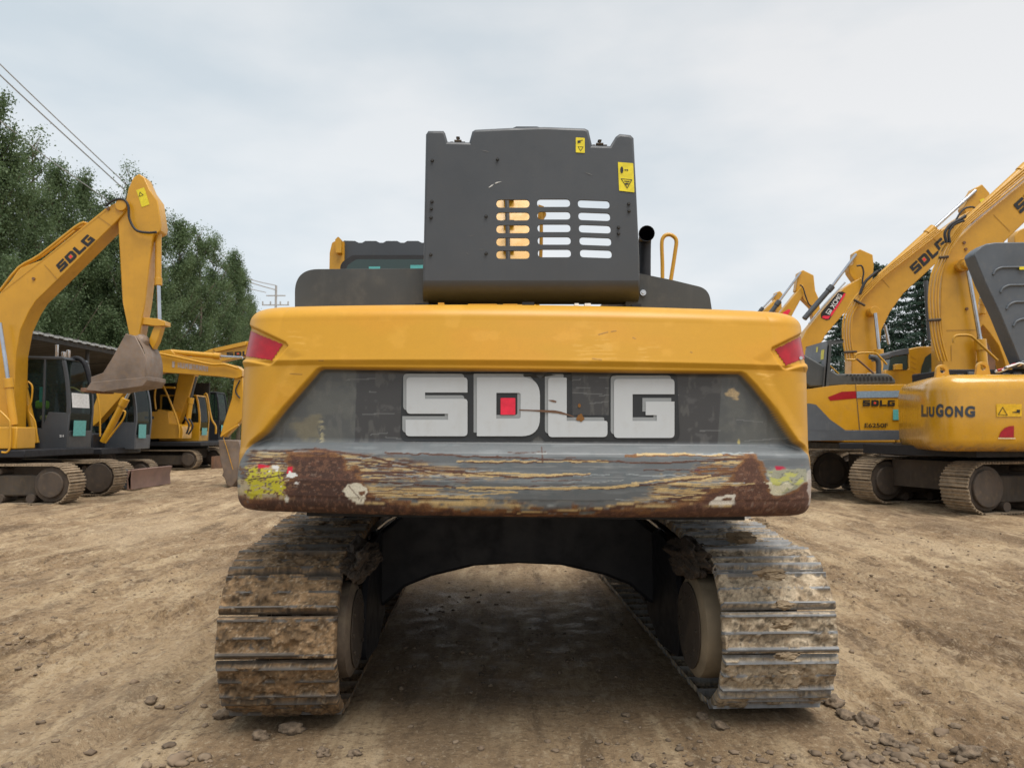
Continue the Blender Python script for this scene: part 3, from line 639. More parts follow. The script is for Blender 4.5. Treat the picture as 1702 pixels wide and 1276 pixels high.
conform('rust_spot', lt([[(1080+22*math.cos(t)*(1+.25*math.sin(3*t)), 333+22*math.sin(t)*(1+.2*math.cos(5*t))) for t in np.linspace(0, 2*PI, 18)[:-1]]]), .012, 'rust_spot', CW, 6)
conform('rust_spot', lt([[(1074+9*math.cos(t), 262+12*math.sin(t)) for t in np.linspace(0, 2*PI, 12)[:-1]]]), .005, 'rust_spot', CW, 6)
COLR = []
for q in REFL_Q:
    sd_ = poly_sdf(PXc, PYc, q); vis = np.zeros_like(sd_, bool)
    for r in range(nr): vis[r, il[r]-6:ir[r]+7] = True
    inside = (sd_ < 1.0) & vis; qs = inside[:-1,:-1] & inside[:-1,1:] & inside[1:,1:] & inside[1:,:-1]; rr_, cc_ = np.nonzero(qs)
    dr = np.gradient(P3, axis=0); dc = np.gradient(P3, axis=1); nn_ = np.cross(dc, dr); nn_ /= np.linalg.norm(nn_, axis=2)[..., None]+1e-9
    bm = BM(); vm = {}
    def gv(r, c):
        if (r, c) not in vm: vm[(r, c)] = bm.verts.new(P3[r, c]+nn_[r, c]*.0035)
        return vm[(r, c)]
    for r, c in zip(rr_, cc_): bm.faces.new((gv(r, c), gv(r, c+1), gv(r+1, c+1), gv(r+1, c)))
    obj('reflector', bm, 'red', CW, smooth=60, recalc=False)
b_ = at(1330, 595, surf(1330, 595)-.008); bm = BM(); cyl(bm, b_, b_+Vector((0, -.012, 0)), .009, 8); obj('bolt', bm, 'steel', CW)
bm = BM(); box(bm, -1.30, 1.42, 4.0, 4.9, 2.02, 2.11); obj('deck', bm, 'yellow', EX, T=ROLL)
bm = BM(); box(bm, -1.34, 1.46, 4.42, 7.6, 1.10, 1.22); obj('upper_frame', bm, 'black', EX)
bm = BM(); box(bm, -1.32, 1.44, 4.9, 7.4, 1.22, 2.2); obj('engine_house', bm, 'yellow_old', EX, bevel=.03)

bm = BM(); box(bm, -1.15, 1.08, 4.62, 5.6, 2.05, 2.295); obj('engine_deck', bm, 'black', EX, T=ROLL, bevel=.02)
# ---- raised bonnet
HY = 4.22
hood_out = [(708,224),(712,218),(737,218),(740,222),(744,236),(780,237),(785,219),(790,216),(850,213),(905,211.5),(972,214),(978,217),(984,242),(1014,243),(1023,228),(1030,223),(1048,225),(1053,230),(1058,330),(1062.5,430),(1063,466),(702.5,466),(704,430),(706,330)]
def slot(cx, cy, w, h, sk=0): return rpoly([(cx-w/2, cy-h/2-sk, h/2), (cx+w/2, cy-h/2+sk, h/2), (cx+w/2, cy+h/2+sk, h/2), (cx-w/2, cy+h/2-sk, h/2)], 5)
slots = [slot(852.5, 338.5+21.2*i, 55, 13.5, 0) for i in range(5)] + [slot(920.2+i*.35, 337.5+20.9*i, 55, 13, 0) for i in range(5)] + [slot(987+i*.9, 339.5+20.6*i, 53, 13, 1.0) for i in range(5)]
def inset_loop(lp, d):
    n = len(lp); out = []; ar = sum(lp[i][0]*lp[(i+1)%n][1]-lp[(i+1)%n][0]*lp[i][1] for i in range(n)); s = 1 if ar > 0 else -1
    for i in range(n):
        a = Vector(lp[i-1]); p = Vector(lp[i]); b = Vector(lp[(i+1)%n]); e1 = (p-a).normalized(); e2 = (b-p).normalized()
        nn = Vector((-e1.y-e2.y, e1.x+e2.x))*s; nn = nn.normalized()*d/max(.5, math.cos(e1.angle(e2, 0)/2)); out.append((p.x+nn.x, p.y+nn.y))
    return out
hy = lambda py: HY + .02*(py-340)/126*-1
bm = BM(); hin = inset_loop(hood_out, 3.5)
hin = [(x, 466) if y > 455 else (x, y) for x, y in hin]
plate(bm, [hin]+slots, lambda x, y: at(x, y, hy(y)), (0, .014, 0))
n = len(hood_out)
for d0, y0, d1, y1 in ((3.5, 0, 1.0, .006), (1.0, .006, 0, .022), (0, .022, 0, .34)):
    A = [at(*((x, 466) if oy > 455 and d0 else (x, y)), hy(oy)+y0) for (x, y), (ox, oy) in zip(inset_loop(hood_out, d0) if d0 else hood_out, hood_out)]
    B = [at(*((x, 466) if oy > 455 and d1 else (x, y)), hy(oy)+y1) for (x, y), (ox, oy) in zip(inset_loop(hood_out, d1) if d1 else hood_out, hood_out)]
    fs = [(i, (i+1)%n, n+(i+1)%n, n+i) for i in range(n) if not (hood_out[i][1] > 455 and hood_out[(i+1)%n][1] > 455)]
    addv(bm, A+B, fs)
# rolled lower edge of the bonnet
rows = [(466, 0), (474, .004), (482, .02), (489, .05), (495, .09), (500, .145), (504, .21), (506, .29)]
gr = []
for py, dy in rows:
    ins_ = max(0, (py-492))*.35; xs_ = [702.5+ins_*.3, 704.5+ins_*.3] + list(np.linspace(720, 1045, 10)) + [1061-ins_*.6, 1063-ins_*.6]
    gr.append([at(x, py, hy(466)+dy+(.008 if j in (0, len(xs_)-1) else 0)) for j, x in enumerate(xs_)])
nr_, nc_ = len(gr), len(gr[0]); addv(bm, [p for r in gr for p in r], [(r*nc_+c, r*nc_+c+1, (r+1)*nc_+c+1, (r+1)*nc_+c) for r in range(nr_-1) for c in range(nc_-1)])
for xx in (702.5, 1063):   # cheeks
    addv(bm, [at(xx, 466, hy(466)+.01), at(xx+(2 if xx < 800 else -6), 505, hy(466)+.29), at(xx, 466, hy(466)+.36)], [(0, 1, 2)])
HOOD = obj('bonnet', bm, paint('bonnet_charcoal', (.050, .056, .064), .46, (.10, .10, .10), .18, .08, bump=.1), EX, smooth=30, recalc=False)
def on_hood(x, y, o=.003): return at(x, y, hy(y)-o)
M['bolt'] = plain('dark_bolt', (.03, .03, .03), .5)
for x, y in ((718.5,267),(827,265),(718,335),(717,347),(716.5,361.5),(808,359.5),(716,423),(808,421),(1045,339),(1045.5,350.5),(1028,378),(1028,388)):
    bm = BM(); p = on_hood(x, y, 0); cyl(bm, p, p+Vector((0, -.012, 0)), .0095, 8, .007); obj('bolt', bm, 'bolt', HOOD)
def sheet_px(name, loops, fn, mat, parent):
    bm = BM(); flat = [p for l in loops for p in l]; tri = tessellate_polygon([[Vector((*p, 0)) for p in l] for l in loops]); addv(bm, [fn(*p) for p in flat], tri)
    bmesh.ops.recalc_face_normals(bm, faces=bm.faces); return obj(name, bm, mat, parent, smooth=None, recalc=False)
def frame_loop(q, w): return [q, inset_loop(q, w)]
d1 = sheet_px('warning_label', [rpoly([(957,228.5,1),(972,229.5,1),(972,254.5,1),(957,253.5,1)])], lambda x, y: on_hood(x, y, .003), 'sticker', HOOD)
d2 = sheet_px('warning_label', [rpoly([(1027,269.5,1),(1052.5,271.5,1),(1054.5,320,1),(1029,317,1)])], lambda x, y: on_hood(x, y, .003), 'sticker', HOOD)
inkf = lambda x, y: on_hood(x, y, .005)
sheet_px('pictogram', frame_loop([(1031.5,296.5),(1051,298.5),(1042.5,313.5)], 1.1), inkf, 'ink', d2)
sheet_px('pictogram', [[(1037,300.5),(1047,301.5),(1046,303),(1038,302)]], inkf, 'ink', d2); sheet_px('pictogram', [[(1038,305),(1042,304),(1046,306),(1041,307.5)]], inkf, 'ink', d2)
sheet_px('pictogram', [[(1033.5+2.6*math.cos(t), 282.5+5.6*math.sin(t)) for t in np.linspace(0, 2*PI, 14)[:-1]]], inkf, 'ink', d2)
sheet_px('pictogram', [[(1037.5,282.5),(1039.5,281),(1039.5,282),(1042.5,282.2),(1042.5,281),(1044.8,283),(1042.5,284.5),(1042.5,283.4),(1039.5,283.2),(1039.5,284.2)]], inkf, 'ink', d2)
sheet_px('pictogram', [[(960,234),(969,232.5),(969,233.5),(964,234.5),(966,237),(960,238)]], inkf, 'ink', d1)
sheet_px('pictogram', frame_loop([(960,243.5),(970,244),(965,251.5)], .8), inkf, 'ink', d1)
M['bare'] = plain('bare_chipped_metal', (.55, .55, .53), .5)
for pts in ([(812,311.5),(817,307.5),(821,306),(818,309.5),(813,312)], [(822,305),(826,302.5),(824,303),(835,301.5),(829,303.5),(824,305.5)]):
    sheet_px('paint_chip', [pts], lambda x, y: on_hood(x, y, .002), 'bare', HOOD)
M['scuff'] = plain('dusty_scuff', (.15, .15, .15), .7)
rs = random.Random(21)
for i in range(16):
    x = rs.uniform(725, 1040); y = rs.uniform(240, 460)
    if 815 < x < 1025 and 320 < y < 440: continue
    L = rs.uniform(4, 16); a = rs.uniform(-.5, .5); sheet_px('scuff', [[(x, y), (x+L*.6, y+L*a*.5-.35), (x+L, y+L*a), (x+L*.5, y+L*a*.55+.35)]], lambda x, y: on_hood(x, y, .002), 'scuff', HOOD)
# hinge/latch fittings in the two top notches, lump on the top edge
for cx, cy in ((761, 234), (997, 239)):
    bm = BM(); 
    for dx, dy, w, h in ((0, 0, 12, 3), (-10, 3, 5, 3), (9, 3, 6, 3), (0, -4, 2.5, 6), (0, -6, 6, 1.5)):
        prism(bm, [at(cx+dx-w/2, cy+dy-h/2, HY+.05), at(cx+dx+w/2, cy+dy-h/2, HY+.05), at(cx+dx+w/2, cy+dy+h/2, HY+.05), at(cx+dx-w/2, cy+dy+h/2, HY+.05)], (0, .03, 0))
    obj('latch', bm, 'muddy', HOOD)
bm = BM(); plate(bm, [rpoly([(850,214,3),(858,210.5,6),(892,210.5,6),(902,213,3)])], lambda x, y: at(x, y, HY+.1), (0, .2, 0)); obj('cap', bm, 'grey', HOOD)
for x0, x1 in ((712, 716), (1050, 1055)):
    bm = BM(); prism(bm, [at(x0, 400, HY+.1), at(x1, 400, HY+.1), at(x1+2, 512, HY+.42), at(x0+2, 512, HY+.42)], (0, .03, 0)); obj('stay', bm, 'black', HOOD)
# ---- side covers
bm = BM(); pr = rpoly([(490,526),(490,447.5,46),(712,446),(712,526)], 12); plate(bm, [pr], lambda x, y: at(x, y, 4.36), (0, 1.5, 0))
obj('side_cover', bm, 'grey_dusty', EX, smooth=40, bevel=.02)
bm = BM(); pr = rpoly([(1040,449),(1066,455,10),(1120,466,60),(1178,480,26),(1184,520,4),(1183,526),(1040,526)], 10); plate(bm, [pr], lambda x, y: at(x, y, 4.36), (0, 1.4, 0))
sc_ = obj('side_cover', bm, 'grey_dusty', EX, smooth=40, bevel=.018)
p = at(1068.5, 487, 4.36); bm = BM(); cyl(bm, p, p+Vector((0, -.012, 0)), .017, 14); cyl(bm, p+Vector((0, -.012, 0)), p+Vector((0, -.022, 0)), .009, 6); obj('bolt', bm, 'steel', sc_)
# bits of hinge and edging between bonnet and counterweight
bm = BM()
for x0, x1, y0, y1 in ((728,738,503,510),(778,826,505,510),(836,860,505,510)):
    bm = BM(); prism(bm, [at(x0, y0, 4.0), at(x1, y0, 4.0), at(x1, y1, 4.0), at(x0, y1, 4.0)], (0, .04, 0)); obj('hinge', bm, 'yellow', EX)
bm = BM()
for x0, x1, y0, y1 in ((690,712,504,512),(868,888,502,511),(1050,1066,505,514)):
    bm = BM(); prism(bm, [at(x0, y0, 4.0), at(x1, y0, 4.0), at(x1, y1, 4.0), at(x0, y1, 4.0)], (0, .05, 0)); obj('hinge', bm, 'black', EX)
bm = BM()
for x0, x1 in ((955,962),(972,982)):
    bm = BM(); prism(bm, [at(x0, 504, 4.02), at(x1, 504, 4.02), at(x1, 509, 4.02), at(x0, 509, 4.02)], (0, .05, 0)); obj('clip', bm, 'white_plain', EX)
# ---- exhaust and handrail
bm = BM(); pp = smooth_path([at(1071, 512, 4.85), at(1071, 440, 4.85), at(1071.5, 405, 4.85), at(1073, 392, 4.80), at(1075, 388, 4.72)], 5); tube(bm, pp, [.040]*(len(pp)-6)+[.042,.044,.046,.048,.049,.049], 18)
bm.faces.ensure_lookup_table(); bmesh.ops.delete(bm, geom=[bm.faces[-1]], context='FACES_ONLY')
exh = obj('exhaust_pipe', bm, 'black', EX, recalc=False); m_ = exh.modifiers.new('s', 'SOLIDIFY'); m_.thickness = .003
bm = BM(); tube(bm, smooth_path([at(1101, 478, 5.3), at(1101, 440, 5.3), at(1100, 405, 5.3), at(1103, 394, 5.3), at(1110, 390, 5.3), at(1118, 392, 5.3), at(1124, 400, 5.3), at(1122, 420, 5.3), at(1113, 478, 5.3)], 5), .0135, 10); obj('handrail', bm, 'yellow', EX)
# ---- cab (rear seen over the left cover)
CB = bpy.data.objects.new('cab', None)
bm = BM(); CYF = 6.15
ol = rpoly([(547,470),(548,420,3),(552,403,6),(562,399,4),(572,402),(572,470)]); plate(bm, [ol], lambda x, y: at(x, y, CYF), (0, 1.5, 0)); CABo = obj('cab', bm, 'yellow', EX, bevel=.01)
bm = BM(); top = [(566,404),(572,400)]
x = 572
while x < 760: top += [(x+18, 400.5), (x+24, 403.5), (x+30, 403.5), (x+35, 400.5)]; x += 35
shell = [(566,470)]+top+[(770,470)]
win = rpoly([(570,480),(572,438,14),(590,424.5,14),(760,424.5),(760,480)])
plate(bm, [shell], lambda x, y: at(x, y, CYF+.03), (0, 1.42, 0)); 
rf = obj('roof', bm, 'grey', CABo, smooth=40)
bm = BM(); plate(bm, [rpoly([(563,486),(566,437,16),(586,424,14),(765,424),(765,486)])], lambda x, y: at(x, y, CYF), (0, .03, 0)); wf = obj('window_frame', bm, 'rubber', CABo)
bm = BM(); plate(bm, [rpoly([(573,480),(576,442,12),(592,431,10),(760,431),(760,480)])], lambda x, y: at(x, y, CYF-.004), (0, .004, 0))
kg = NT('teal_glass'); kg.b.inputs['Base Color'].default_value = (.035, .06, .058, 1); kg.b.inputs['Roughness'].default_value = .08; M['glass_solid'] = kg.m
obj('window', bm, 'glass_solid', CABo)
for x0, x1, y0, y1 in ((613,632,443,447),(682,703,440.5,447)): sheet_px('sticker', [[(x0,y0),(x1,y0),(x1,y1),(x0,y1)]], lambda x, y: at(x, y, CYF-.009), 'cyan', CABo)
bm = BM(); plate(bm, [rpoly([(557,398,1),(562,393,2),(567,398,1),(567,420,1),(558,420,1)])], lambda x, y: at(x, y, CYF-.05), (0, .05, 0)); obj('lamp_bracket', bm, 'yellow', CABo, bevel=.004)
bpy.data.objects.remove(CB)
# ---- boom and arm reaching away ahead of the machine (seen through the bonnet's slots)
bm = BM(); s0 = [(7.2,1.9),(7.9,1.85),(8.5,3.0),(10.2,4.0),(12.6,4.55),(12.7,4.85),(10.0,4.75),(8.0,4.1),(7.4,3.0)]
prism(bm, [(-.34-.04*(y-7.2), y, z) for y, z in s0], (.58, 0, 0)); BOOM = obj('boom', bm, 'yellow', EX, bevel=.02)
bm = BM(); tube(bm, smooth_path([(-.02, 7.18, 2.0), (-.035, 7.36, 3.0), (-.06, 7.95, 4.1), (-.12, 8.9, 4.5), (-.2, 10, 4.85)], 6), .022, 8)
for z in (3.0, 3.3, 3.6, 3.9): box(bm, -.085, .02, 7.36+(z-3)*.5, 7.44+(z-3)*.5, z, z+.035)
obj('hydraulic_hose', bm, 'rubber', BOOM)
bm = BM(); prism(bm, [(-.42, 12.3, 4.9), (-.42, 12.9, 5.0), (-.42, 13.6, 4.4), (-.42, 13.3, 1.6), (-.42, 13.0, 1.5), (-.42, 12.5, 4.2)], (.36, 0, 0)); obj('arm', bm, 'yellow', EX, bevel=.02)
bm = BM(); prism(bm, [(-.75, 13.6, 1.7), (-.75, 12.9, 1.7), (-.75, 12.2, 1.1), (-.75, 12.1, .5), (-.75, 12.6, .1), (-.75, 13.3, .15), (-.75, 13.8, .8)], (1.05, 0, 0)); obj('bucket', bm, 'bucket', EX, bevel=.03)
p = at(905, 350, 5.4)
bm = BM(); tube(bm, smooth_path([at(893, 520, 5.2), at(899, 420, 5.2), at(900, 362, 5.2), at(903, 352, 5.2)], 4), .012, 8); prism(bm, [at(895, 340, 5.2), at(904, 343, 5.2), at(908, 356, 5.2), at(903, 364, 5.2), at(894, 362, 5.2)], (0, .05, 0)); obj('bracket', bm, 'yellow_old', EX)

# ---- undercarriage
UC = Matrix.Translation((.085, 4.45, 0.012)) @ Matrix.Rotation(math.radians(2.3), 4, 'Z')
def stadium(Ltrk, R, zc, rise=0):
    """closed path as function of arc length (front run etc.), in (y, z): starts at the bottom rear, goes up round the rear, forward on top"""
    seg = [('a', (0, zc), -PI/2, -3*PI/2), ('l', (0, zc+R), (Ltrk, zc+R)), ('a', (Ltrk, zc), PI/2, -PI/2), ('l', (Ltrk, zc-R), (0, zc-R))]
    tot = 2*Ltrk+2*PI*R
    def P(s):
        s %= tot
        if s < PI*R: a = -PI/2-s/R; return (R*math.cos(a), zc+R*math.sin(a)), (-math.sin(a)*-1, math.cos(a)*-1)
        s -= PI*R
        if s < Ltrk: q = min(s, Ltrk-s)/1.0; up = rise*(1 if q > 1 else q*q*(3-2*q)); sl_ = 0 if q > 1 else rise*6*q*(1-q)*(1 if s < Ltrk/2 else -1); nn = math.hypot(1, sl_); return (s, zc+R+up), (1/nn, sl_/nn)
        s -= Ltrk
        if s < PI*R: a = PI/2-s/R; return (Ltrk+R*math.cos(a), zc+R*math.sin(a)), (math.sin(a), -math.cos(a))
        s -= PI*R; return (Ltrk-s, zc-R), (-1, 0)
    return P, tot
SP, SW = .2165, .60
def shoe_mesh(seed, wet):
    ns, nw = 30, 74; s = np.linspace(0, 1, ns); w = np.linspace(0, 1, nw); Sg, Wg = np.meshgrid(s, w, indexing='ij')
    base = np.zeros_like(Sg)
    for c, ww, h in ((.09, .05, .034), (.50, .045, .026), (.90, .055, .034)):
        base = np.maximum(base, h*sstep(ww, ww*.45, np.abs(Sg-c)))
    m = fbm(Wg*6+seed*3, Sg*2.2+seed, 4, seed); m2 = fbm(Wg*26, Sg*9, 3, seed+50)
    mud = (.004+(.030 if wet else .025)*sstep(.34, .60, m)*(.8+.35*m2))*(1-.45*sstep(.62, .8, fbm(Wg*3, Sg*.7+seed, 2, seed+9)))
    mud += .007*(m2-.5)+.006*(fbm(Wg*60, Sg*20, 3, seed+61)-.5)
    mud *= sstep(0, .02, Sg)*sstep(1, .98, Sg)
    H = np.maximum(base, mud); isM = sstep(-.0008, .0015, mud-base)
    edge = sstep(0, .006, np.minimum(Wg, 1-Wg)); H = H*(.35+.65*edge)
    jx = (vn(Sg*7+seed, Sg*0+seed*3.3)-.5)*.006*isM
    X = (Wg-.5)*SW; X = X+np.where(Wg > .5, 1, -1)*(Wg*(1-Wg) < .001)*jx; Yv = (Sg-.5)*(SP-.012)
    c1, c2 = ((.155, .098, .050), (.26, .165, .085)) if wet else ((.30, .225, .145), (.45, .36, .25))
    mudc = np.array(c1)+(np.array(c2)-c1)*sstep(.35, .65, fbm(Wg*9, Sg*4, 4, seed+77))[..., None]
    mudc = mudc*(1-.55*sstep(.56, .72, m2)[..., None]*sstep(.5, .7, fbm(Wg*5, Sg*3, 2, seed+3))[..., None])
    sp_ = sstep(.66, .74, fbm(Wg*70, Sg*26, 3, seed+31))[..., None]; mudc = mudc*(1-sp_*.6)+np.array((.52, .44, .32) if not wet else (.36, .28, .19))*sp_*.6
    cr_ = sstep(.60, .68, fbm(Wg*34, Sg*13, 3, seed+41))[..., None]; mudc = mudc*(1-.5*cr_)
    met = np.zeros_like(mudc); met[:] = (.075, .065, .055) if wet else (.20, .205, .21)
    met *= (.7+.7*fbm(Wg*14, Sg*10, 3, seed+5))[..., None]
    C = np.ones(Sg.shape+(4,)); C[..., :3] = met*(1-isM[..., None])+mudc*isM[..., None]; C[..., 3] = .5+.4*isM
    # dropped skirt so the plate has thickness
    Xs = np.concatenate([X[:1], X, X[-1:]]); Ys = np.concatenate([Yv[:1], Yv, Yv[-1:]]); Hs = np.concatenate([H[:1]*0-.018, H, H[-1:]*0-.018]); Cs = np.concatenate([C[:1], C, C[-1:]])
    Xs = np.concatenate([Xs[:, :1], Xs, Xs[:, -1:]], 1); Ys = np.concatenate([Ys[:, :1], Ys, Ys[:, -1:]], 1); Hs = np.concatenate([Hs[:, :1]*0-.018, Hs, Hs[:, -1:]*0-.018], 1); Cs = np.concatenate([Cs[:, :1], Cs, Cs[:, -1:]], 1)
    me = grid_mesh('track_shoe', Xs, Ys, Hs, Cs.reshape(-1, 4)); me.set_sharp_from_angle(angle=math.radians(50)); return me
M['shoe'] = attr_mat('muddy_track_steel', True, .9, 60)
shoe_var = {w: [shoe_mesh(i+(10 if w else 0), w) for i in range(7)] for w in (0, 1)}
for v in shoe_var.values():
    for m_ in v: m_.materials.append(M['shoe'])
ZC, RP, LT_ = .445, .400, 3.85
Pst, tot = stadium(LT_, RP, ZC, .075); NS = round(tot/SP)
def make_track(x0, wet, side):
    root_m = UC @ Matrix.Translation((x0, 0, 0))
    bm = BM(); box(bm, -.17, .17, .15, 3.7, .30, .66); prism(bm, [(-.12, .2, .66), (-.12, 3.6, .66), (-.12, 3.3, .78), (-.12, .5, .78)], (.24, 0, 0))
    tr = obj('crawler_track', bm, 'muddy', EX, bevel=.03, T=root_m.copy())
    tag(tr, 'track caked in wet brown mud' if wet else 'track dusted with dry tan mud')
    for i in range(NS):
        p, t = Pst(i*tot/NS+.03); nrm = (-t[1], t[0])
        # orientation: local x across, local y along the path, z outwards
        m = Matrix(((1, 0, 0, 0), (0, t[0], nrm[0], p[0]), (0, t[1], nrm[1], p[1]), (0, 0, 0, 1)))
        o = bpy.data.objects.new('track_shoe', random.choice(shoe_var[wet])); scene.collection.objects.link(o)
        flip = Matrix.Rotation(PI, 4, 'Z') if i % 2 else Matrix.Identity(4)
        jit = Matrix.Rotation(random.uniform(-.012, .012), 4, 'X') @ Matrix.Translation((random.uniform(-.004, .004), 0, 0))
        o.matrix_basis = root_m @ m @ jit @ flip; set_parent(o, tr)
    # chain links inside, idler and drive wheel, rollers
    bm = BM()
    for i in range(NS):
        p, t = Pst(i*tot/NS+.03+SP/2); nrm = (-t[1], t[0])
        for xx in (-.085, .085):
            m = root_m @ Matrix(((1, 0, 0, xx), (0, t[0], nrm[0], p[0]-nrm[0]*.06), (0, t[1], nrm[1], p[1]-nrm[1]*.06), (0, 0, 0, 1)))
            b2 = BM(); box(b2, -.022, .022, -.10, .10, -.045, .045)
            addv(bm, [m @ v.co for v in b2.verts], [tuple(v.index for v in f.verts) for f in (b2.verts.index_update() or b2.faces)]); b2.free()
    obj('track_chain', bm, 'mud_dark', tr)
    for nm, yy, r, w in (('drive_wheel', 0, .35, .12), ('idler_wheel', LT_, .35, .16)):
        bm = BM(); cyl(bm, (-w/2, yy, ZC), (w/2, yy, ZC), r*.92, 32); obj(nm, bm, 'mud_dark', tr, T=root_m.copy(), bevel=.015)
    for i in range(7):
        bm = BM(); cyl(bm, (-.14, .65+i*.43, .15), (.14, .65+i*.43, .15), .085, 16); obj('roller', bm, 'mud_dark', tr, T=root_m.copy())
    # travel motor housing on the inner side
    s = side; bm = BM()
    prof2 = [(.12, .27), (.28, .285), (.345, .28), (.365, .25), (.37, .0)] if not wet else [(.12, .25), (.26, .26), (.315, .255), (.335, .22), (.34, .0)]
    n = 36; rings = []
    for xx, r in prof2:
        rings.append([bm.verts.new((s*xx, (r*math.cos(2*PI*k/n)), ZC+.0+r*1.0*math.sin(2*PI*k/n))) for k in range(n)] if r else [bm.verts.new((s*xx, 0, ZC))])
    for a, b in zip(rings[:-1], rings[1:]):
        if len(b) > 1:
            for k in range(n): bm.faces.new((a[k], a[(k+1)%n], b[(k+1)%n], b[k]))
        else:
            for k in range(n): bm.faces.new((a[k], a[(k+1)%n], b[0]))
    obj('drive_motor', bm, paint('muddy_drive_motor', (.20, .155, .10) if not wet else (.10, .075, .055), .75, (.34, .27, .18), .6, .3, bump=.6), tr, T=root_m.copy(), smooth=40)
    bm = BM(); q_ = .371 if not wet else .341; cyl(bm, (s*q_, 0, ZC), (s*(q_+.005), 0, ZC), .235 if not wet else .21, 36)
    for j in range(10): a_ = j*PI/5; cyl(bm, (s*q_, .17*math.cos(a_), ZC+.17*math.sin(a_)), (s*(q_+.014), .17*math.cos(a_), ZC+.17*math.sin(a_)), .012, 6)
    obj('motor_cover', bm, 'mud_dark', tr, T=root_m.copy())
    bm = BM(); plate(bm, [rpoly([(-.42, .16, .1), (.1, .12, .05), (.5, .25), (.5, .72), (.2, .86, .1), (-.25, .80, .25), (-.44, .5, .2)])], lambda a, b: (s*.31, a+.75, b), (s*.035, 0, 0)); obj('guard_plate', bm, 'black', tr, T=root_m.copy(), bevel=.01)
    # mud packed over the motor
    bm = BM(); bmesh.ops.create_icosphere(bm, subdivisions=5, radius=1)
    for v in bm.verts:
        q = v.co.copy(); n_ = mnoise.fractal(q*2.2+Vector((x0*3, 0, 0)), 1, 2, 5); q = q*(1+.35*n_); v.co = (s*.33+q.x*.10, .12+q.y*.34, .80+q.z*.10)
    obj('packed_mud', bm, 'mud_dark', tr, T=root_m.copy(), smooth=None)
    return tr
TL = make_track(-1.285, 1, 1); TR = make_track(1.285, 0, -1)
# lumps of mud on the shoes of the right track
for i, (px, py, Yd, rx, rz) in enumerate(((1262,868,0,.07,.03),(1230,893,0,.075,.03),(1242,897,0,.05,.02),(1278,950,4.045,.07,.02),(1287,958,4.03,.05,.016),(1302,1036,3.935,.05,.026),(1300,1005,3.94,.045,.018),(1306,1090,3.93,.05,.018),(1308,1114,3.95,.045,.016))):
    if not Yd: b = at(px, py, 1.0); Yd = (CAM_H-.93)/(CAM_H-b.z)
    p = at(px, py, Yd); v, f = rock_verts(1, i*2.2, 4, 1); bm = BM(); addv(bm, [(p.x+a[0]*rx, p.y+a[1]*.022, p.z+a[2]*rz) for a in v], f); obj('mud_lump', bm, 'lump', TR, smooth=60)
# carbody and arched cross beams
bm = BM()
out = [(-1.02, .78), (-.75, 1.0), (.75, 1.0), (1.02, .78), (1.02, .30), (.92, .34), (.78, .46), (.6, .53), (.3, .60), (0, .615), (-.3, .60), (-.6, .53), (-.78, .46), (-.92, .34), (-1.02, .30)]
prism(bm, [(x, 1.05, z) for x, z in out], (0, .35, 0)); prism(bm, [(x, 2.6, z) for x, z in out], (0, .35, 0)); 
prism(bm, [(-.7, 1.2, .62), (.7, 1.2, .62), (.7, 1.2, .98), (-.7, 1.2, .98)], (0, 1.5, 0))
obj('carbody', bm, 'black', EX, T=UC.copy(), bevel=.02)
bm = BM(); cyl(bm, (0, 1.95, .98), (0, 1.95, 1.1), .62, 40); obj('slewing_ring', bm, 'black', EX, T=UC.copy())
for s in (-1, 1):
    bm = BM(); tube(bm, smooth_path([(s*.68, 1.0, 1.035), (s*1.0, .95, .84), (s*1.06, .95, .5)], 3), .012, 6); obj('hydraulic_hose', bm, 'steel', EX, T=UC.copy())
# underside of the counterweight
bm = BM(); box(bm, -1.05, 1.2, 4.05, 4.6, 1.10, 1.128); obj('counterweight_bolt_plate', bm, 'black', EX, T=ROLL)

# ================================================================== THE OTHER MACHINES
crop = lambda x0, y0, k: (lambda x, y: (x0+x/k, y0+y/k))
cA, cB, cC, cD, cF, cG, cH = crop(0,100,3.191), crop(0,480,3.448), crop(1240,250,3.645), crop(1300,540,3.754), crop(130,560,4.725), crop(1500,380,4.906), crop(1340,540,8.51)
cI = crop(1340, 460, 15.95)
def pp(name, pts, cv, Y, thick, mat, parent, bevel=.02, r=0, smooth=40):
    P = [cv(*p[:2]) for p in pts]; lp = rpoly([(p[0], p[1], q[2] if len(q) > 2 else r) for p, q in zip(P, pts)], 5) if (r or any(len(q) > 2 for q in pts)) else P
    bm = BM(); plate(bm, [lp], lambda x, y: at(x, y, Y), (0, thick, 0)); return obj(name, bm, mat, parent, bevel=bevel, smooth=smooth)
def rod(name, p0, p1, rpx, cv, Y, mat, parent, seg=14):
    a, b = at(*cv(*p0), Y), at(*cv(*p1), Y); bm = BM(); cyl(bm, a, b, rpx*Y/F_PX, seg); return obj(name, bm, mat, parent, smooth=50)
def hydraulic(p0, p1, p2, r0, r1, cv, Y, parent, mat='yellow', rodmat='chrome', name='hydraulic_cylinder'):
    """barrel p0-p1 with its gland, rod p1-p2 (a sub-part)"""
    a, b = at(*cv(*p0), Y), at(*cv(*p1), Y); bm = BM(); s = Y/F_PX; d = (b-a).normalized()
    cyl(bm, a, b, r0*s); cyl(bm, b-d*r0*s*2.2, b+d*.02, r0*s*1.22); o = obj(name, bm, mat, parent, smooth=50, bevel=.006)
    rod('rod', p1, p2, r1, cv, Y, rodmat, o); return o
def pipe(name, pts, rpx, cv, Y, mat, parent, n=5):
    bm = BM(); tube(bm, smooth_path([at(*cv(*p), Y) for p in pts], n), rpx*Y/F_PX, 8); return obj(name, bm, mat, parent, smooth=60)
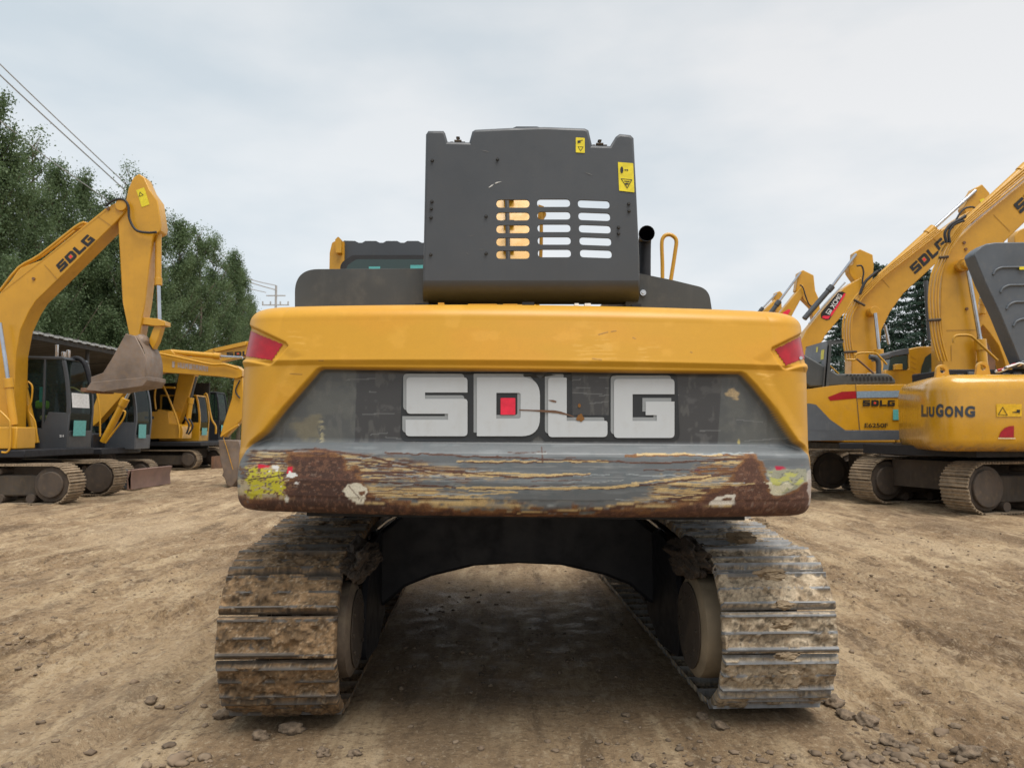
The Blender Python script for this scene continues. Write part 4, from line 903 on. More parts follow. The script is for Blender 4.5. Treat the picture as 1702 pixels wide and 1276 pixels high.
M['shoe_dry'] = paint('dry_mud_on_track', (.31, .235, .155), .85, (.10, .08, .065), .75, .3, bump=1)
M['wheel'] = paint('muddy_wheel', (.06, .046, .036), .85, (.15, .11, .075), .6, .3, bump=.6)
def bg_track(parent, L, R, w, T, zc=None, pitch=.19, shoe='shoe_dry', motor_side=-1, motor_r=.62, detail=True):
    """track running along local +x from 0 to L, from y=0 to w"""
    zc = R+.005 if zc is None else zc; Lc = L-2*R; P, tot = stadium(Lc, R-.05, zc); n = round(tot/pitch); bm = BM(); rr = random.Random(int(L*100))
    for i in range(n):
        p, t = P(i*tot/n); nr = (-t[1], t[0]); jit = rr.uniform(-.012, .012)
        def add(a0, a1, h0, h1, y0=0, y1=w):
            vs = []
            for yy in (y0, y1):
                for a, h in ((a0, h0), (a1, h0), (a1, h1), (a0, h1)):
                    vs.append((R+p[0]+t[0]*a+nr[0]*h, yy+jit, p[1]+t[1]*a+nr[1]*h))
            addv(bm, vs, [(0,1,2,3),(7,6,5,4),(0,4,5,1),(1,5,6,2),(2,6,7,3),(3,7,4,0)])
        add(-pitch*.47, pitch*.47, 0, .018)
        for c in (-.36, 0, .36): add(pitch*c-.012, pitch*c+.012, .018, .042)
    tr = obj('crawler_track', bm, shoe, parent, smooth=None, T=T)
    bm = BM(); box(bm, R*.9, L-R*.9, w*.18, w*.82, R*.45, R*1.45); obj('track_frame', bm, 'muddy', tr, T=T, bevel=.03)
    for x in (R, L-R):
        bm = BM(); y0, y1 = (-.015, w*.8) if motor_side < 0 else (w*.2, w+.015); cyl(bm, (x, y0+.06, zc), (x, y1, zc), R*.84, 26); cyl(bm, (x, y0, zc), (x, y0+.06, zc), R*motor_r, 26); obj('wheel', bm, 'wheel', tr, T=T, bevel=.015)
    if detail:
        for i in range(5):
            x = 2*R+(L-4*R)*i/4; bm = BM(); cyl(bm, (x, w*.08, .15), (x, w*.9, .15), .09, 14); obj('roller', bm, 'wheel', tr, T=T)
        for i in range(2):
            x = L*(.36+.28*i); bm = BM(); cyl(bm, (x, w*.15, 2*R-.16), (x, w*.8, 2*R-.16), .06, 12); obj('carrier_roller', bm, 'wheel', tr, T=T)
    return tr
def bg_cab(parent, x0, x1, y0, y1, z0, z1, mat, T=Matrix.Identity(4), win='glass', name='cab', sill=.42, curve=.16, extras=True):
    """cab facing local +x: glazed frame with roof, pillars and lower panels"""
    h = z1-z0; zs = z0+sill*h; th = .06; bm = BM()
    xf = lambda z: x1-curve*max(0, (z-zs)/(z1-zs))**2.0 - .05*(1-min(1, (z-z0)/(zs-z0+1e-6)))
    for ya, yb in ((y0, y0+th), (y1-th, y1)):    # side panels with a stepped sill
        prism(bm, [(x0, ya, z0), (xf(z0), ya, z0), (xf(zs), ya, zs-.02), (x0+.62*(x1-x0), ya, zs), (x0+.50*(x1-x0), ya, zs-.18*h), (x0, ya, zs-.18*h)], (0, yb-ya, 0))
    prism(bm, [(xf(z0)-th, y0+th, z0), (xf(z0), y0+th, z0), (xf(zs-.2*h), y0+th, zs-.2*h), (xf(zs-.2*h)-th, y0+th, zs-.2*h)], (0, y1-y0-2*th, 0))
    prism(bm, [(x0, y0+th, z0), (x0+th, y0+th, z0), (x0+th, y0+th, zs), (x0, y0+th, zs)], (0, y1-y0-2*th, 0))
    c = obj(name, bm, mat, parent, T=T, bevel=.012)
    for ya, yb in ((y0-.002, y0+th+.004), (y1-th-.004, y1+.002)):
        bm = BM(); N = 7; zsq = [zs-.03+(z1-zs)*i/N for i in range(N+1)]
        prism(bm, [(xf(z), ya, z) for z in zsq]+[(xf(z)-.075, ya, z) for z in zsq[::-1]], (0, yb-ya, 0)); obj('pillar', bm, mat, c, T=T, bevel=.008)
        for xa, ww, zb in ((x0, .07, zs-.18*h), (x0+.5*(x1-x0), .05, zs-.18*h)):
            bm = BM(); prism(bm, [(xa, ya, zb), (xa+ww, ya, zb), (xa+ww, ya, z1), (xa, ya, z1)], (0, yb-ya, 0)); obj('pillar', bm, mat, c, T=T, bevel=.008)
    bm = BM(); prism(bm, [(x0-.02, y0-.01, z1-.02), (xf(z1)+.01, y0-.01, z1-.02), (xf(z1)-.03, y0-.01, z1+.05), (x0+.02, y0-.01, z1+.06)], (0, y1-y0+.02, 0)); obj('roof', bm, mat, c, T=T, bevel=.02)
    for ya in (y0+.03, y1-.03):
        bm = BM(); addv(bm, [(x0+.05, ya, zs-.18*h), (xf(zs)-.05, ya, zs-.01), (xf(z1)-.05, ya, z1), (x0+.05, ya, z1)], [(0, 1, 2, 3)]); obj('window', bm, win, c, T=T, smooth=None)
    bm = BM(); N = 8; zsq = [zs-.2*h+(z1-zs+.2*h)*i/N for i in range(N+1)]; v = [(xf(z)-.03, y, z) for z in zsq for y in (y0+.05, y1-.05)]
    addv(bm, v, [(2*i, 2*i+1, 2*i+3, 2*i+2) for i in range(N)]); obj('windscreen', bm, win, c, T=T, smooth=60)
    bm = BM(); addv(bm, [(x0+.03, y0+.05, zs), (x0+.03, y1-.05, zs), (x0+.03, y1-.05, z1), (x0+.03, y0+.05, z1)], [(0, 1, 2, 3)]); obj('window', bm, win, c, T=T, smooth=None)
    if extras:
        ym = (y0+y1)/2; bm = BM(); box(bm, x0+.25, x0+.7, ym-.22, ym+.22, z0+.25*h, z0+.33*h); prism(bm, [(x0+.22, ym-.22, z0+.3*h), (x0+.34, ym-.22, z0+.3*h), (x0+.26, ym-.22, z0+.68*h), (x0+.16, ym-.22, z0+.68*h)], (0, .44, 0)); obj('seat', bm, 'black', c, T=T, bevel=.03)
    return c

# ---------------- left row, nearest: SDLG machine with the raised boom
E1 = empty('crawler_excavator', (-11.4, 17.5, 0), 'yellow excavator nearest on the left, boom raised high with its muddy bucket hanging', 'excavator', 'excavators parked in the left row')
bg_track(E1, 4.3, .43, .58, Matrix.Translation((-13.35, 16.15, 0)))
bg_track(E1, 4.3, .43, .58, Matrix.Translation((-13.62, 18.5, 0)), motor_r=.8)
bm = BM(); box(bm, -12.9, -10.6, 16.7, 18.6, .45, .85); cyl(bm, (-11.7, 17.6, .8), (-11.7, 17.6, 1.0), .62, 30); obj('undercarriage', bm, 'mud_dark', E1, bevel=.04)
bm = BM(); box(bm, -14.6, -10.15, 16.35, 19.05, .98, 1.14); obj('upper_frame', bm, 'black', E1, bevel=.02)
bm = BM(); box(bm, -14.3, -10.36, 16.4, 17.05, 1.16, 1.62); obj('toolbox', bm, 'yellow', E1, bevel=.02)
bm = BM(); box(bm, -14.3, -12.2, 17.08, 19.0, 1.16, 2.1); obj('engine_house', bm, 'yellow_old', E1, bevel=.03)
bm = BM(); prism(bm, [(-15.4, 16.4, 1.05), (-14.35, 16.4, 1.05), (-14.35, 16.4, 2.1), (-15.1, 16.4, 2.1), (-15.35, 16.4, 1.8)], (0, 2.6, 0)); obj('counterweight', bm, 'yellow', E1, bevel=.08)
c = bg_cab(E1, -11.45, -10.18, 18.0, 19.05, 1.08, 3.2, 'grey')
def vquad(name, y0, y1, z0, z1, x, mat, parent, tilt=0):
    bm = BM(); addv(bm, [(x, y0, z0), (x, y1, z0), (x-tilt, y1, z1), (x-tilt, y0, z1)], [(0, 1, 2, 3)]); return obj(name, bm, mat, parent, smooth=None)
vquad('sunshade', 18.12, 18.86, 2.08, 2.42, -10.185, 'white_plain', c, .03); vquad('sticker', 18.15, 18.68, 1.42, 1.78, -10.165, 'cyan', c, -.01)
text_decal('number', '21', [cB(340,848), cB(364,848), cB(364,836), cB(340,836)], 17.99, 'white_plain', c)
bm = BM()
for y0, w, hh in ((18.1, .05, .3), (18.35, .12, .16), (18.55, .09, .22)): box(bm, -10.62, -10.56, y0, y0+w, 3.24, 3.24+hh)
obj('beacon_bracket', bm, 'steel', c, bevel=.01); pipe('mirror_arm', [(350,440),(420,400),(470,410),(500,470),(530,600)], 4, cB, 18.5, 'black', c)
boomL = [(cA(650,738)), (cA(672,752)), (cA(678,775)), (cA(655,812)), (cA(620,852)), (cA(340,1130)), cA(190,1276), (48,518), (34,548), (26,590), (24,650), (22,712), (-14,715), (-30,640), (-32,570), (-16,520), cA(0,1235), cA(60,1165), cA(100,1108), cA(140,1088), cA(220,1060), cA(560,785)]
bm = BM(); plate(bm, [boomL], lambda x, y: at(x, y, 17.25), (0, .46, 0)); b1 = obj('boom', bm, 'yellow', E1, bevel=.015)
block_logo([cA(322,1127), cA(507,952), cA(462,922), cA(295,1088)], 17.243, b1)
pp('arm', [(648,1276),(625,860),(655,800),(680,680),(705,625),(735,603),(765,620),(795,690),(835,745),(855,880),(850,908),(815,925),(805,960),(770,1276),(722,1560),(706,1560)], cA, 17.3, .36, 'yellow', E1)
for p in ((640,765),): rod('pin', p, p, 1, cA, 17.2, 'yellow', E1) if False else None
bm = BM(); p = at(*cA(640,768), 17.2); cyl(bm, p, p+Vector((0, .56, 0)), .13, 20); obj('pin', bm, 'yellow', b1, bevel=.01)
pp('warning_label', [(722,690),(765,675),(793,765),(752,780)], cA, 17.292, .004, 'sticker', E1, 0)
a_ = sheet_px('pictogram', frame_loop([cA(735,725), cA(762,716), cA(741,698)], .9), lambda x, y: at(x, y, 17.287), 'ink', E1)
hydraulic((840,905), (840,1190), (846,1400), 5.0, 3.2, cA, 17.45, E1)
pipe('hydraulic_hose', [(560,775),(600,745),(650,738),(680,770),(686,840),(720,900),(780,915),(830,912)], 2.1, cA, 17.2, 'rubber', b1)
pipe('hydraulic_pipe', [(0,1225),(100,1100),(210,1035),(400,885),(450,862)], 2.4, cA, 17.3, 'yellow', b1, 3)
pipe('hydraulic_pipe', [(60,1180),(130,1090),(230,1035),(430,880)], 2.0, cA, 17.5, 'yellow', b1, 3)
pp('bracket', [(385,900),(400,875),(440,852),(462,860),(440,885)], cA, 17.3, .2, 'yellow', b1)
hydraulic((80,780), (46,520), (0,195), 6.5, 3.2, cB, 17.05, E1)
hydraulic((206,885), (130,530), (112,360), 5.6, 2.8, cB, 17.9, E1)
pipe('handrail', [(0,700),(45,745),(58,780),(58,900),(40,935),(10,935)], 1.8, cB, 16.35, 'yellow', E1)
pipe('handrail', [(160,530),(185,560),(180,640),(165,700),(200,760),(215,880)], 1.5, cB, 17.7, 'yellow', E1)
pp('linkage', [(745,160),(900,170),(945,185),(945,210),(880,212),(745,192)], cB, 17.35, .3, 'yellow', E1, .01)
pp('linkage', [(905,190),(925,215),(900,300),(875,345),(850,300),(880,220)], cB, 17.4, .2, 'yellow', E1, .01)
M['bucket_in'] = M['bucket']
bm = BM(); fnB = lambda Y: (lambda x, y: at(*cB(x, y), Y))
side = [(720,255),(775,272),(805,330),(838,400),(838,520),(520,540),(520,505),(590,480),(640,400),(690,310)]
plate(bm, [side], fnB(16.85), (0, .05, 0)); plate(bm, [side], fnB(17.65), (0, .05, 0))
arc_ = [(775,272),(800,290),(850,320),(895,370),(925,420),(935,470),(915,515),(838,520)]
q0 = [at(*cB(*p), 16.85) for p in [(760,262),(790,320),(812,360),(838,400),(842,450),(840,500),(838,520)]]
sil = smooth_path([at(*cB(*p), 17.0) for p in [(720,258),(775,272),(815,330),(838,400),(842,470),(838,525)]], 5)
addv(bm, sil+[v+Vector((0, .78, 0)) for v in sil], [(i, i+1, len(sil)+i+1, len(sil)+i) for i in range(len(sil)-1)])
low = [at(*cB(*p), 16.8) for p in [(490,578),(520,535),(838,505),(845,500),(845,525),(820,556),(600,590)]]
prism(bm, low, (0, .9, 0)); bk1 = obj('bucket', bm, 'bucket', E1, smooth=30, bevel=.012)
for i in range(5):
    y_ = 16.82+i*.2; a = at(*cB(500,575), 16.8); bm = BM(); box(bm, a.x-.16, a.x+.12, y_, y_+.10, a.z-.06, a.z+.03); obj('tooth', bm, 'rust', bk1, bevel=.015)
bm = BM(); bmesh.ops.create_icosphere(bm, subdivisions=4, radius=1); p = at(*cB(810,300), 17.3)
for v in bm.verts: v.co = Vector((p.x+v.co.x*.16, p.y+v.co.y*.2, p.z+v.co.z*.14))*1 + Vector((0, 0, .05*mnoise.noise(v.co*4)))
obj('coupling_lug', bm, 'bucket', bk1)

M['lime'] = plain('lime_cloth', (.35, .62, .05), .8); M['straw'] = plain('straw_cushion', (.62, .50, .20), .8)
bm = BM(); box(bm, -10.95, -10.75, 18.3, 18.5, 1.5, 2.0); box(bm, -10.5, -10.35, 18.3, 18.8, 1.3, 1.95); obj('console', bm, 'black', c, bevel=.03)
bm = BM(); box(bm, -11.15, -10.98, 18.25, 18.6, 2.05, 2.25); obj('cloth', bm, 'lime', c, bevel=.05); bm = BM(); box(bm, -11.0, -10.7, 18.2, 18.6, 1.78, 1.9); obj('cushion', bm, 'straw', c, bevel=.04)
bm = BM(); addv(bm, [(-10.92, 18.05, 2.2), (-10.8, 18.05, 2.2), (-10.8, 18.05, 2.55), (-10.92, 18.05, 2.55)], [(0,1,2,3)]); obj('paper_notice', bm, 'cyan', c, smooth=None)
pipe('handrail', [(385,590),(395,565),(430,570),(480,600)], 1.3, cB, 18.7, 'straw', c, 4)
M['seam'] = plain('weld_seam', (.36, .19, .03), .5)
def seam(par, p, q, cv, Y, w=.5):
    a = Vector(cv(*p)); b = Vector(cv(*q)); n = Vector((-(b-a).y, (b-a).x)).normalized()*w; sheet_px('seam', [[tuple(a+n), tuple(b+n), tuple(b-n), tuple(a-n)]], lambda x, y: at(x, y, Y), 'seam', par)
seam(b1, (235,1085), (305,1165), cA, 17.24); seam(b1, (520,830), (590,880), cA, 17.24); seam(b1, (10,1230), (560,800), cA, 17.24, .35)
for p in ((180,1160), (575,790)):
    bm = BM(); q = at(*cA(*p), 17.25); cyl(bm, q, q+Vector((0, -.03, 0)), .035, 10); obj('grease_fitting', bm, 'rust', b1)
# ---------------- left row, second: short machine with a dozer blade, long level boom and hanging bucket
E2 = empty('crawler_excavator', (-11.7, 21.75, 0), 'excavator with dark cab and rusty dozer blade in front, second in the left row', 'excavator', 'excavators parked in the left row')
bg_track(E2, 3.3, .36, .45, Matrix.Translation((-13.45, 20.75, 0)), pitch=.16); bg_track(E2, 3.3, .36, .45, Matrix.Translation((-13.55, 22.4, 0)), pitch=.16)
bm = BM(); prism(bm, [(-10.0, 20.55, .02), (-9.93, 20.55, .0), (-9.96, 20.55, .28), (-9.90, 20.55, .52), (-9.97, 20.55, .53), (-10.04, 20.55, .28)], (0, 2.35, 0))
box(bm, -10.06, -9.95, 20.55, 20.60, 0, .5)
for y_ in (21.2, 22.2): prism(bm, [(-11.2, y_, .25), (-10.02, y_, .12), (-10.02, y_, .34), (-11.2, y_, .42)], (0, .12, 0))
obj('dozer_blade', bm, paint('brown_rusty_blade', (.21, .125, .10), .6, (.30, .22, .16), .6, .2), E2, bevel=.01)
bm = BM(); prism(bm, [(-10.12,20.62,0),(-9.98,20.62,0),(-10.02,20.62,.46),(-10.3,20.62,.62),(-10.7,20.62,.66)], (0, .06, 0)); obj('blade_arm', bm, 'grey', E2, bevel=.01)
bm = BM(); box(bm, -13.2, -10.9, 21.1, 22.5, .35, .7); cyl(bm, (-12, 21.75, .6), (-12, 21.75, .92), .5, 26); obj('undercarriage', bm, 'mud_dark', E2, bevel=.03)
bm = BM(); box(bm, -13.9, -10.85, 20.75, 22.95, .90, 1.08); obj('upper_frame', bm, 'black', E2, bevel=.03)
bm = BM(); box(bm, -13.8, -12.1, 20.8, 22.9, 1.08, 1.95); obj('engine_house', bm, 'grey', E2, bevel=.06)
c = bg_cab(E2, -12.1, -10.55, 22.0, 22.95, 1.02, 2.85, 'slate'); vquad('sticker', 22.1, 22.55, 1.33, 1.72, -10.53, 'cyan', c)
bm = BM(); box(bm, -11.6, -11.2, 20.95, 21.6, .98, 1.45); obj('step_box', bm, 'black', E2, bevel=.02)
boom2 = [(115,700),(115,560),(180,380),(420,170),(620,112),(725,98),(760,135),(900,160),(1100,190),(1250,228),(1287,262),(1287,308),(1240,325),(1100,308),(780,284),(660,276),(580,300),(350,450),(165,660)]
b2 = pp('boom', boom2, cF, 21.5, .32, 'yellow', E2)
hydraulic((728,118), (1112,152), (1292,162), 4.6, 2.2, cF, 21.6, E2)
hydraulic((195,825), (370,490), (430,380), 5.6, 2.6, cF, 21.3, E2)
pipe('hydraulic_pipe', [(640,130),(740,150),(900,185),(1050,215),(1150,215),(1250,245)], 1.8, cF, 21.42, 'yellow', b2, 4)
pipe('handrail', [(130,400),(150,450),(170,600),(172,780)], 1.5, cF, 20.9, 'yellow', E2)
pipe('hydraulic_pipe', [(215,830),(290,730),(350,650),(370,590),(350,580)], 1.4, cF, 21.1, 'yellow', E2)
M['faded'] = plain('faded_lettering', (.42, .36, .33), .6)
rr = random.Random(5); bm = BM()
addv(bm, [at(*cF(x, y), 21.49) for x, y in ((738,190),(758,192),(756,240),(738,238))], [(0,1,2,3)])
x = 782
for i in range(9):
    w = rr.uniform(18, 26); y0 = 200+ (x-782)*.13
    for (a, b, c2, d) in ((0,0,.3,1),(.65,0,1,1),(.3,rr.choice([0,.4,.78]),.65,rr.choice([.22,.6,1]))): addv(bm, [at(*cF(x+w*a, y0+42*b), 21.49), at(*cF(x+w*c2, y0+42*b), 21.49), at(*cF(x+w*c2, y0+42*d), 21.49), at(*cF(x+w*a, y0+42*d), 21.49)], [(0,1,2,3)])
    x += w+5
obj('faded_lettering', bm, 'faded', b2, smooth=None)
pp('arm', [(1225,320),(1292,318),(1300,560),(1290,640),(1232,705),(1150,790),(1115,768),(1140,680),(1170,590),(1205,480),(1215,400)], cF, 21.55, .26, 'yellow', E2)
bkt2 = pp('bucket', [(1100,808),(1262,812),(1290,900),(1290,1060),(1250,1120),(1210,1178),(1165,1165),(1150,1110),(1128,1085),(1140,1060),(1112,960)], cF, 21.2, .8, 'bucket', E2)
pipe('hydraulic_hose', [(1270,340),(1240,400),(1240,440),(1270,480)], 1.3, cF, 21.5, 'rubber', E2); pipe('linkage', [(1120,780),(1180,740),(1260,690)], 1.8, cF, 21.5, 'yellow', E2, 2)
pipe('rope', [(1140,790),(1175,900),(1215,1040)], .6, cF, 21.15, 'yellow_old', bkt2, 3)

# ---------------- left row, third: all yellow machine behind the level boom
E3 = empty('crawler_excavator', (-14, 31, 0), 'all yellow excavator standing behind the level boom, third in the left row', 'excavator', 'excavators parked in the left row')
bg_track(E3, 4.0, .39, .5, Matrix.Translation((-16.4, 31.0, 0)), detail=False); bg_track(E3, 4.0, .39, .5, Matrix.Translation((-16.3, 33.2, 0)), detail=False)
bm = BM(); box(bm, -16.6, -12.3, 31.0, 33.6, .92, 1.1); obj('upper_frame', bm, 'black', E3, bevel=.03)
bm = BM(); box(bm, -15.8, -12.9, 31.6, 33.2, .4, .8); obj('undercarriage', bm, 'mud_dark', E3)
pp('engine_house', [(440,800),(440,600),(515,585),(620,585),(625,567),(705,582),(712,680),(780,685),(812,700),(820,730),(815,797),(440,797)], cF, 31.1, .9, 'yellow', E3, .03)
pp('stripe', [(520,622),(595,622),(595,644),(520,644)], cF, 31.09, .005, 'grey', E3, 0)
boom3 = [(690,700),(735,560),(772,380),(800,250),(900,150),(1050,92),(1320,35),(1500,20),(1500,150),(1320,150),(1100,200),(960,240),(915,300),(880,420),(800,640),(770,700)]
b3 = pp('boom', boom3, cF, 32.0, .4, 'yellow', E3); block_logo([cF(1165,150), cF(1400,150), cF(1400,105), cF(1165,120)], 31.99, b3)
pp('arm_cylinder', [(1052,92),(1320,32),(1320,62),(1075,118)], cF, 31.9, .2, 'yellow', E3)
pp('arm', [(1440,40),(1520,20),(1560,200),(1560,700),(1500,800),(1470,300)], cF, 32.1, .3, 'yellow', E3)
bm = BM(); a = at(*cF(815,590), 32.6); 
c = bg_cab(E3, at(*cF(640,600), 32.6).x, at(*cF(960,600), 32.6).x, 32.6, 33.6, 1.1, 2.98, 'yellow', win='glass'); vquad('sticker', 32.75, 33.3, 1.35, 1.65, at(*cF(962,600), 32.6).x+.01, 'cyan', c)
pp('windscreen', [(835,420),(900,420),(925,600),(820,600)], cF, 32.55, .02, 'glass_solid', c, 0)
hydraulic((850,760), (885,480), (930,310), 4.2, 2, cF, 31.9, E3, rodmat='grey')
pipe('handrail', [(610,570),(600,470),(610,390)], 1.6, cF, 31.2, 'yellow', E3, 2); pipe('handrail', [(585,395),(700,395),(760,398)], 1.8, cF, 31.3, 'yellow', E3, 2); pipe('handrail', [(650,345),(720,500),(790,690),(790,790)], 1.6, cF, 31.0, 'yellow', E3, 3)
pipe('handrail', [(990,455),(1010,450),(1030,560),(1050,650),(1080,700),(1080,760)], 1.6, cF, 33.0, 'yellow', E3, 3); pipe('hydraulic_hose', [(835,630),(870,690),(850,760)], 1.6, cF, 31.3, 'rubber', E3); pipe('hydraulic_hose', [(870,640),(900,700),(865,765)], 1.6, cF, 31.3, 'rubber', E3)
bm = BM(); box(bm, -12.1, -12.0, 31.6, 33.6, 0, .5); obj('dozer_blade', bm, 'rust', E3)
# ---------------- left row, fourth: machine with a black cab
E4 = empty('crawler_excavator', (-15, 38, 0), 'black cabbed machine just visible at the far end of the left row', 'excavator', 'excavators parked in the left row')
c = bg_cab(E4, at(*cF(985,600), 37.5).x-.6, at(*cF(1110,600), 37.5).x, 37.5, 38.6, 1.1, 3.35, 'black'); vquad('sticker', 37.7, 38.3, 1.35, 1.8, at(*cF(1112,600), 37.5).x+.01, 'cyan', c)
bg_track(E4, 4.0, .4, .5, Matrix.Translation((-17.5, 36.5, 0)), detail=False); bg_track(E4, 4.0, .4, .5, Matrix.Translation((-17.5, 38.6, 0)), detail=False)
bm = BM(); box(bm, -18.5, -13.7, 36.5, 39.0, .9, 1.1); obj('upper_frame', bm, 'black', E4); bm = BM(); box(bm, -18.3, -15.3, 36.6, 38.9, 1.1, 2.1); obj('engine_house', bm, 'grey', E4, bevel=.05)
bm = BM(); box(bm, -17.0, -14.0, 37.0, 38.7, .4, .9); obj('undercarriage', bm, 'mud_dark', E4)

# ---------------- right row, nearest: yellow machine seen from its rounded counterweight, dark bonnet up
def rounded_block(parent, name, plan, z0, z1, mat, low_mat=None, r=.12):
    """solid block with the given plan outline, edges rolled in at top and bottom"""
    prof = [(z0, .22), (z0+.02, .10), (z0+.10, .02), (z0+.22, 0), (z1-.30, 0), (z1-.16, .03), (z1-.06, .10), (z1, .26)]
    bm = BM(); n = len(plan); rings = []
    for z, d in prof:
        lp = inset_loop(plan, d) if d else plan; rings.append([bm.verts.new((x, y, z)) for x, y in lp])
    for a, b in zip(rings[:-1], rings[1:]):
        for i in range(n): bm.faces.new((a[i], a[(i+1)%n], b[(i+1)%n], b[i]))
    bm.faces.new(rings[0][::-1]); bm.faces.new(rings[-1]); return obj(name, bm, mat, parent, smooth=60)
E5 = empty('crawler_excavator', (10, 15.6, 0), 'yellow excavator nearest on the right, dark lettering on its rounded counterweight', 'excavator', 'excavators parked in the right row')
T5 = Matrix.Translation((8.15, 14.1, 0)) @ Matrix.Rotation(math.radians(17), 4, 'Z')
bg_track(E5, 4.5, .49, .62, T5, pitch=.2, motor_r=.7); bg_track(E5, 4.5, .49, .62, T5 @ Matrix.Translation((0, 2.4, 0)), pitch=.2)
bm = BM(); box(bm, .6, 3.9, .7, 2.4, .4, .95); obj('undercarriage', bm, 'mud_dark', E5, T=T5)
bm = BM(); box(bm, .3, 4.6, .05, 2.9, 1.06, 1.25); obj('upper_frame', bm, 'black', E5, T=T5)
plan5 = [(p.x, p.y) for p in smooth_path([(8.2,16.6),(7.86,15.3),(7.70,14.6),(7.71,14.25),(7.86,14.02),(8.2,13.92),(9.2,13.86),(10.3,13.86),(10.9,14.0),(11.1,14.4),(11.15,15.5),(11.1,16.6)], 4)]
cw5 = rounded_block(E5, 'counterweight', plan5, 1.17, 2.56, paint('glossy_yellow_counterweight_paint', YEL, .22, (.20, .12, .05), .25, .08, coat=.5, low=(1.22, 1.36)))  # the common yellow with more gloss, browner towards the bottom edge
_pl = [(p.x, p.y) for p in smooth_path([Vector((x, y, 0)) for x, y in plan5], 6)]
def Y5(px, py):
    best = 1e9
    for (x0, y0), (x1, y1) in zip(_pl[:-1], _pl[1:]):
        a = (px-CX)/F_PX*1.0
        k_ = at(px, py, 1.0).x  # x per unit Y
        f0, f1 = x0-k_*y0, x1-k_*y1
        if f0*f1 <= 0 and f0 != f1:
            t = f0/(f0-f1); best = min(best, y0+(y1-y0)*t)
    return (best if best < 1e8 else 13.8)-.008
M['navy'] = plain('dark_blue_grey_lettering', (.035, .045, .06), .4)
cJ = crop(1500, 640, 8.426)
text_decal('lettering', 'L', [cJ(262,444), cJ(330,444), cJ(330,275), cJ(262,275)], Y5, 'navy', cw5, fat=.075)
text_decal('lettering', 'I', [cJ(338,444), cJ(352,444), cJ(352,300), cJ(338,300)], Y5, 'navy', cw5, fat=.075)
text_decal('lettering', 'U', [cJ(368,446), cJ(444,446), cJ(444,300), cJ(368,300)], Y5, 'navy', cw5, fat=.075)
text_decal('lettering', 'G', [cJ(466,448), cJ(572,448), cJ(572,262), cJ(466,262)], Y5, 'navy', cw5, fat=.075)
text_decal('lettering', 'O', [cJ(592,448), cJ(712,448), cJ(712,292), cJ(592,292)], Y5, 'navy', cw5, fat=.075)
text_decal('lettering', 'N', [cJ(734,446), cJ(850,446), cJ(850,292), cJ(734,292)], Y5, 'navy', cw5, fat=.075)
text_decal('lettering', 'G', [cJ(876,450), cJ(1018,450), cJ(1018,290), cJ(876,290)], Y5, 'navy', cw5, fat=.075)
def s5(name, pts, off, mat, cv=cJ, holes=None): return sheet_px(name, [resample([cv(*p) for p in pts], 12)]+([[cv(*p) for p in holes]] if holes else []), lambda x, y: at(x, y, Y5(x, y)-off), mat, cw5)
s5('warning_label', [(1315,262),(1672,265),(1672,440),(1320,440)], .004, plain('amber_sticker', (.72, .42, .01), .4))
s5('pictogram', [(1335,415),(1478,422),(1405,300)], .012, 'ink', holes=[(1352,408),(1462,413),(1405,318)]); s5('pictogram', [(1540,372),(1600,372),(1600,340),(1650,345),(1640,405),(1630,385),(1545,384)], .012, 'ink')
s5('reflector', [(1350,728),(1562,730),(1562,568),(1500,572),(1430,600),(1375,655)], .006, 'red'); s5('reflector_edge', [(1338,735),(1582,737),(1582,752),(1340,750)], .008, plain('cream_edge', (.7,.55,.35), .5))
for x in (1003, 1256):
    bm = BM(); plate(bm, [[(math.cos(t)*.115, math.sin(t)*.115+.1) for t in np.linspace(-.1, PI+.1, 12)]+[(-.14, -.06), (.14, -.06)], [(math.cos(t)*.05, math.sin(t)*.05+.1) for t in np.linspace(0, 2*PI, 12)[:-1]]], lambda a, b: (a, 0, b), (0, .07, 0))
    p = at(*cD(x, 318 if x < 1100 else 300), 14.5); obj('lifting_lug', bm, 'yellow', cw5, T=Matrix.Translation(p), bevel=.01)
bm = BM(); a = at(1572, 612, 15.1); b = at(1700, 604, 15.1); box(bm, a.x, a.x+2.2, 15.0, 16.4, 2.3, 2.72); obj('engine_bay', bm, 'black', E5, bevel=.02)
bm = BM()
for i in range(7): z = 2.52+.03*math.sin(i*2); x = a.x+.12+i*.22; box(bm, x, x+.14, 14.93, 15.0, 2.45, 2.62+.05*math.sin(i*1.7))
obj('radiator_fitting', bm, 'slate', E5, bevel=.01)
rr = random.Random(9)
for i, mt in enumerate(('white_plain', 'red', 'white_plain', 'grey', 'white_plain')):
    pts = [(760+i*25+j*45+rr.uniform(-10, 10), 1165-j*14-i*8+rr.uniform(-12, 12)) for j in range(5)]; pipe('loose_wire', pts, 2.6-.3*i, cG, 14.8-.03*i, mt, E5, 4)
pipe('handrail', [(418,930),(418,895),(440,872),(500,868),(545,872),(590,900),(775,1075)], 2.2, cG, 16.8, 'yellow', E5, 4)
hood5 = [(585,215),(595,190),(640,150),(690,122),(760,112),(1200,108),(1250,130),(1250,1140),(990,1140),(960,1085),(800,700),(680,450)]
h5 = pp('bonnet', hood5, cG, 14.75, .35, 'slate', E5, .035)
for y_, x_ in ((330,740), (475,800), (612,850), (750,905)):
    pipe('rib', [(x_,y_+45),(x_+18,y_+12),(x_+60,y_-10),(x_+110,y_-14),(x_+300,y_-16)], 1.9, cG, 14.74, 'slate', h5, 4)
pp('warning_label', [(955,310),(1010,308),(1010,334),(955,334)], cG, 14.70, .01, 'sticker', h5, 0)

